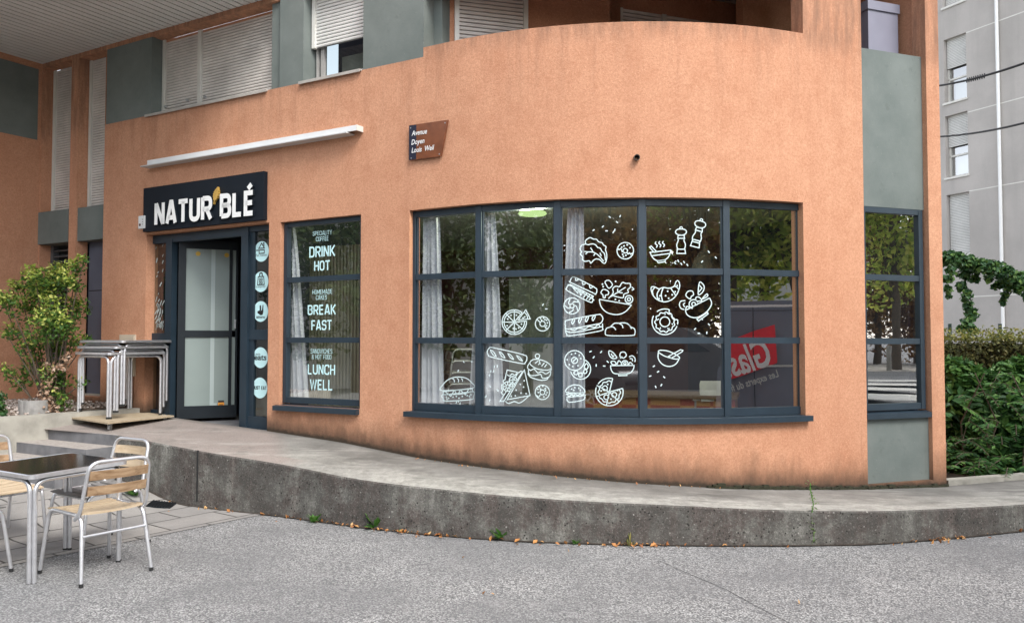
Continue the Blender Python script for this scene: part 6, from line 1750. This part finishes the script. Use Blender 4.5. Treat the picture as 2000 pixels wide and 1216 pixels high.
def vehicle(name, label, cat, org, ang, prof, width, glass, wheels, col, wr=.32):
    """side profile (x, z) extruded; wider at the waist than at the roof"""
    gz = ground_z(org[0], org[1]); root = thing(name, label, cat, (org[0], org[1], gz))
    ux, uy = Vector((math.cos(ang), math.sin(ang), 0)), Vector((-math.sin(ang), math.cos(ang), 0)); O = Vector((org[0], org[1], gz))
    zmax = max(z for x, z in prof)
    half = lambda z: width / 2 * (1 - .16 * sstep(zmax * .5, zmax, z) - .05 * sstep(.5, .2, z))
    P3 = lambda x, z, s, e=0: O + ux * x + uy * (s * (half(z) + e)) + Vector((0, 0, z))
    pf = fillet(prof, .09, True, 3); m = MB(); n = len(pf)
    Lr = [m.vert(P3(p.x, p.y, 1)) for p in pf]; Rr = [m.vert(P3(p.x, p.y, -1)) for p in pf]
    for i in range(n): j = (i + 1) % n; m.face((Lr[i], Lr[j], Rr[j], Rr[i]))
    m.face(Lr[::-1]); m.face(Rr)
    fixn(obj('body', m, col, root, smooth=35))
    gm_ = plain('car_glass', (.015, .02, .022), .05)
    for q in glass:
        for s_ in (-1, 1):
            m = MB(); m.poly([P3(x, z, s_, .006) for x, z in q]); obj('side_window', m, gm_, root)
    for x in wheels:
        for s_ in (-1, 1):
            wheel(root, O + ux * x + uy * (s_ * (width / 2 + .005)) + Vector((0, 0, wr)), wr, uy * s_)
            m = MB(); m.poly([P3(x + (wr + .06) * math.cos(R(a)), max(.25, wr + (wr + .06) * math.sin(R(a))), s_, .004) for a in range(0, 361, 18)]); obj('wheel_arch', m, M['darkvoid'], root)
    return root, P3
# dark van with a red panel on its side
vp = reflect(1490, 690, 4, 5.6)
vang = math.atan2(.73, .68)
vb_, VP3 = vehicle('parked_van', 'dark grey van with a red panel on its side, parked across the street', 'van', (vp.x + .73 * .95 - .68 * .75, vp.y - .68 * .95 - .73 * .75), vang + math.pi,
    [(-2.5, .3), (-2.5, 1.0), (-2.42, 1.98), (-2.2, 2.05), (1.0, 2.05), (1.35, 1.95), (1.9, 1.2), (2.5, 1.02), (2.55, .3)], 1.95, [[(.2, 1.3), (1.55, 1.3), (1.2, 1.82), (.2, 1.85)]], (-1.6, 1.7), plain('van_paint', (.17, .19, .24), .2, 0, .05, 3))
VF = Frame((vp.x, vp.y), (-math.cos(vang), -math.sin(vang)))
if VF.n.dot(Vector((-.73, .68))) < 0: VF = Frame((vp.x, vp.y), (math.cos(vang), math.sin(vang)))
m = MB()
def vquad(pts, o, mb):
    mb.poly([VF.pt(a, b, o) for a, b in pts])
vo = .06
u_at = lambda px, py: (lambda q_: ((Vector((q_.x, q_.y)) - VF.o).dot(VF.u), q_.z))(reflect(px, py, 4, 5.6))
TR_, BR_, BL_, TL_ = u_at(1512, 635), u_at(1517, 707), u_at(1425, 742), u_at(1425, 664)
ext = lambda a, b: (a[0] + (b[0] - a[0]) * 2.0, a[1] + (b[1] - a[1]) * 2.0)
vquad([TR_, BR_, ext(BR_, BL_), ext(TR_, TL_)], vo, m); fixn(obj('red_panel', m, plain('sign_red', (.85, .03, .05), .4), vb_))
def van_text(t, start, end, h, o, mat):
    a, b = u_at(*start), u_at(*end); rot = math.atan2(b[1] - a[1], b[0] - a[0]); L_ = math.hypot(b[0] - a[0], b[1] - a[1])
    m = MB(); bfont(m, VF, t, a[0], a[0] + L_, a[1], h, o, 0, .02, rot); obj('lettering', m, mat, vb_)
def van_line(p, q, w_, mat, name):
    a, b = u_at(*p), u_at(*q); m = MB(); ribbon(m, VF, [a, b], w_, vo + .003); obj(name, m, mat, vb_)
van_line((1575, 598), (1420, 598), .035, M['white'], 'roof_sky_glint'); van_line((1575, 713), (1480, 713), .03, M['offwhite'], 'rub_strip')  # white line along the roof edge paints a reflection of the sky
van_line((1471, 600), (1474, 800), .014, M['black'], 'door_seam'); van_line((1575, 607), (1420, 607), .012, M['black'], 'roof_seam')
gx = 1510 - (1510 - 1432) * 1.22
van_text('Glass', (1510, 708), (gx, 708 + (735 - 708) * 1.22), .40, vo + .006, M['white'])
lx = 1521 - (1521 - 1427) * 1.12
van_text('Les experts du film', (1521, 733), (lx, 733 + 33 * 1.12), .11, vo + .006, M['offwhite'])
# two cars on the street
carp = [(-2.05, .28), (-2.1, .75), (-2.0, 1.0), (-1.55, 1.42), (.2, 1.46), (1.05, 1.0), (1.95, .85), (2.1, .6), (2.1, .28)]
carg = [[(-1.5, 1.0), (-.45, 1.0), (-.45, 1.36), (-1.35, 1.34)], [(-.38, 1.0), (.75, .99), (.18, 1.37), (-.38, 1.37)]]
cp = reflect(1320, 715, 3, 9.5)
vehicle('parked_car', 'mid grey hatchback parked across the street, seen only as a reflection', 'car', (cp.x, cp.y), R(28), carp, 1.76, carg, (-1.25, 1.3), plain('car_grey', (.13, .145, .16), .25, 0, .05, 3))
vehicle('parked_car', 'blue grey hatchback parked behind the mid grey one across the street', 'car', (cp.x + 4.4, cp.y + 2.6), R(208), carp, 1.76, carg, (-1.25, 1.3), plain('car_blue', (.12, .16, .22), .25, 0, .05, 3))
vehicle('parked_car', 'dark hatchback parked across the street, farthest to the left', 'car', (cp.x - 6.5, cp.y - 2.4), R(24), carp, 1.76, carg, (-1.25, 1.3), plain('car_dark', (.03, .035, .045), .25, 0, .05, 3))
# trees
def make_tree(label, mat, h, r, n=8500, low=.30):
    t = thing('street_tree', label, 'tree', (0, 0, 0), 'trees across the street')
    m = MB(); m.tube([(0, 0, -.2), (.05, .02, h * .25), (0, .05, h * .5), (.04, 0, h * .75)], .16, 8, 0, True, .05)
    cs = []
    for k_ in range(20):
        a = rnd.uniform(0, 6.28); q_ = Vector((math.cos(a) * r * rnd.uniform(.2, .8), math.sin(a) * r * rnd.uniform(.2, .8), h * rnd.uniform(low, .98))); cs.append(q_)
        m.tube([(0, .03, h * .2 + rnd.random() * h * .2), q_ * .5 + Vector((0, 0, h * .25)), q_], .05, 5, 0, True, .012)
    obj('trunk', m, M['bark'], t, smooth=50)
    m = MB()
    for q_ in cs: cloud(m, q_, r * rnd.uniform(.34, .52), n // 20, .22, .5, .8)
    obj('crown', m, M[mat], t); return t
tA = make_tree('broad green street tree across the street, seen only as a reflection', 'leaf_tree', 8.5, 3.0)
tB = make_tree('copper leaved street tree across the street, seen only as a reflection', 'leaf_rust', 6.5, 2.9, 6500, .16)
tC = make_tree('dark leaved street tree across the street, seen left of the burger', 'leaf_darktree', 8, 2.8, 9000, .22)  # leaves of a darker green than the other trees
def put(o, p, rz, sc=1): o.location = (p[0], p[1], ground_z(p[0], p[1])); o.rotation_euler = (0, 0, rz); o.scale = (sc,) * 3
t5 = reflect(1490, 560, 4, 13); put(tA, (t5.x, t5.y), 0)
names = ['second', 'third', 'fourth', 'fifth', 'sixth', 'seventh', 'eighth']
for k_, (px, bay, ds, rz, sc) in enumerate(((1425, 4, 12, 1, 1.0), (1560, 4, 12, 2, 1.1), (1350, 3, 17, 3, .9), (870, 0, 17, 5, 1.0), (1030, 1, 17, 4, 1.0), (1755, FLATR, 27, 2.4, 1.25))):
    q_ = reflect(px, 600, bay, ds); c_ = tC if bay == 0 else dup(tC if bay == 1 else tA); put(c_, (q_.x, q_.y), rz, sc)
    if bay == 0: continue
    c_['label'] = names[k_] + ' broad green street tree across the street, counted from the van'
q_ = reflect(1180, 600, 2, 14); put(tB, (q_.x, q_.y), 0)
c_ = dup(tB); q_ = reflect(1290, 600, 3, 19); put(c_, (q_.x, q_.y), 2); c_['label'] = 'copper leaved tree behind the mid grey hatchback'
q_ = reflect(690, 600, FLAT, 14); c_ = dup(tC); put(c_, (q_.x, q_.y), 1.2, .9); c_['label'] = 'dark leaved street tree reflected in the side window, farthest left'
for k_, (px, bay, ds, rz, sc, lb) in enumerate(((1715, FLATR, 36, 1.1, 1.2, 'copper leaved tree beyond the bench, left one'), (1795, FLATR, 38, 3.1, 1.3, 'copper leaved tree beyond the bench, right one'), (1370, 3, 15, .5, 1.05, 'copper leaved tree between the mid grey hatchback and the van'), (1110, 2, 16, 2.6, 1.0, 'copper leaved tree left of the broad copper one'), (1225, 2, 17.5, 4, 1.1, 'tallest copper leaved tree across the street'))):
    q_ = reflect(px, 600, bay, ds); c_ = dup(tB); put(c_, (q_.x, q_.y), rz, sc); c_['label'] = lb
# pale blocks across the street
def block(px, bay, ds, w_, h, rz, label, mat):
    q_ = reflect(px, 600, bay, ds); b = thing('street_building', label, 'building', (q_.x, q_.y, 0), 'pale blocks across the street'); m = MB(); m.box((q_.x, q_.y, h / 2), (w_, 8, h), rz); obj('wall', m, mat, b)
    Mx = Matrix.Translation((q_.x, q_.y, 0)) @ Matrix.Rotation(rz, 4, 'Z')
    for s_ in (-1, 1):
        for i in range(int(w_ / 3)):
            for j in range(int(h / 3)):
                m = MB(); c_ = Mx @ Vector((-w_ / 2 + 1.5 + 3 * i, s_ * 4.0, 1.8 + 3 * j)); m.box(c_, (1.2, .06, 1.4), rz); obj('window', m, gwin, b)
gwin = plain('far_window', (.05, .06, .07), .1)
pale = plain('far_render', (.55, .54, .51), .9, 0, .08, .5)
block(850, 0, 24, 14, 8, R(25), 'pale rendered block across the street, seen in the leftmost bay', pale)
block(620, FLAT, 27, 22, 7, R(30), 'pale rendered block across the street, seen in the side window', pale)
block(1060, 1, 32, 15, 9, R(5), 'pale rendered block across the street behind the copper tree', pale)
block(1480, 4, 36, 16, 10, R(-40), 'pale rendered block beyond the van and its tree', pale)
# pavement, crossing, bollards and bench seen in the narrow window
def patch(name, pts, mat, dz, label=None):
    m = MB(); m.poly([(x, y, ground_z(x, y) + dz) for x, y in pts]); return struct(fixn(obj(name, m, mat)), label)
q1, q2 = reflect(1700, 700, FLATR, 15), reflect(1810, 700, FLATR, 15)
dirv = Vector((q1.x - plan(S(1750))[0].x, q1.y - plan(S(1750))[0].y)).normalized(); sdv = Vector((-dirv.y, dirv.x))
o_ = plan(S(1750))[0]
paint = plain('road_paint', (.62, .62, .58), .7, 0, .1, 6)
m = MB()
for k_ in range(5):
    a = o_ + dirv * (7.5 + 2.3 * k_)
    m.poly([(x, y, ground_z(x, y) + .009) for x, y in (tuple(a - sdv * 4), tuple(a + sdv * 4), tuple(a + sdv * 4 + dirv * 1.1), tuple(a - sdv * 4 + dirv * 1.1))])
struct(fixn(obj('road_markings', m, paint)), 'white bars of a crossing, seen only as a reflection')
far = plain('far_pavement', (.40, .37, .33), .9, 0, .1, 3)
a = o_ + dirv * 25; patch('far_pavement', [tuple(a - sdv * 14), tuple(a + sdv * 14), tuple(a + sdv * 14 + dirv * 10), tuple(a - sdv * 14 + dirv * 10)], far, .012)
for k_, s_ in enumerate((-1.0, .9)):
    p = o_ + dirv * 25.6 + sdv * s_; z = ground_z(p.x, p.y); m = MB(); m.lathe((p.x, p.y, z), [(.09, 0), (.09, .85), (.075, .92), (0, .94)], 14)
    tag(obj('bollard', m, M['concrete'], None, smooth=40), 'pale bollard on the far pavement, ' + ('nearer the bench' if k_ == 0 else 'farther from the bench'), 'bollard', 'bollards on the far pavement')
p = o_ + dirv * 27 - sdv * 1.6; z = ground_z(p.x, p.y)
bn = thing('park_bench', 'dark slatted bench on the far pavement, seen only as a reflection', 'bench', (p.x, p.y, z)); rz = math.atan2(sdv.y, sdv.x)
m = MB(); m.box((p.x, p.y, z + .45), (1.8, .45, .05), rz); obj('seat', m, M['brownwood'], bn)
m = MB(); m.box((p.x + dirv.x * .25, p.y + dirv.y * .25, z + .75), (1.8, .05, .4), rz); obj('backrest', m, M['brownwood'], bn)
for s_ in (-.75, .75): m = MB(); m.box((p.x + sdv.x * s_, p.y + sdv.y * s_, z + .22), (.06, .4, .44), rz); obj('leg', m, M['cable'], bn)
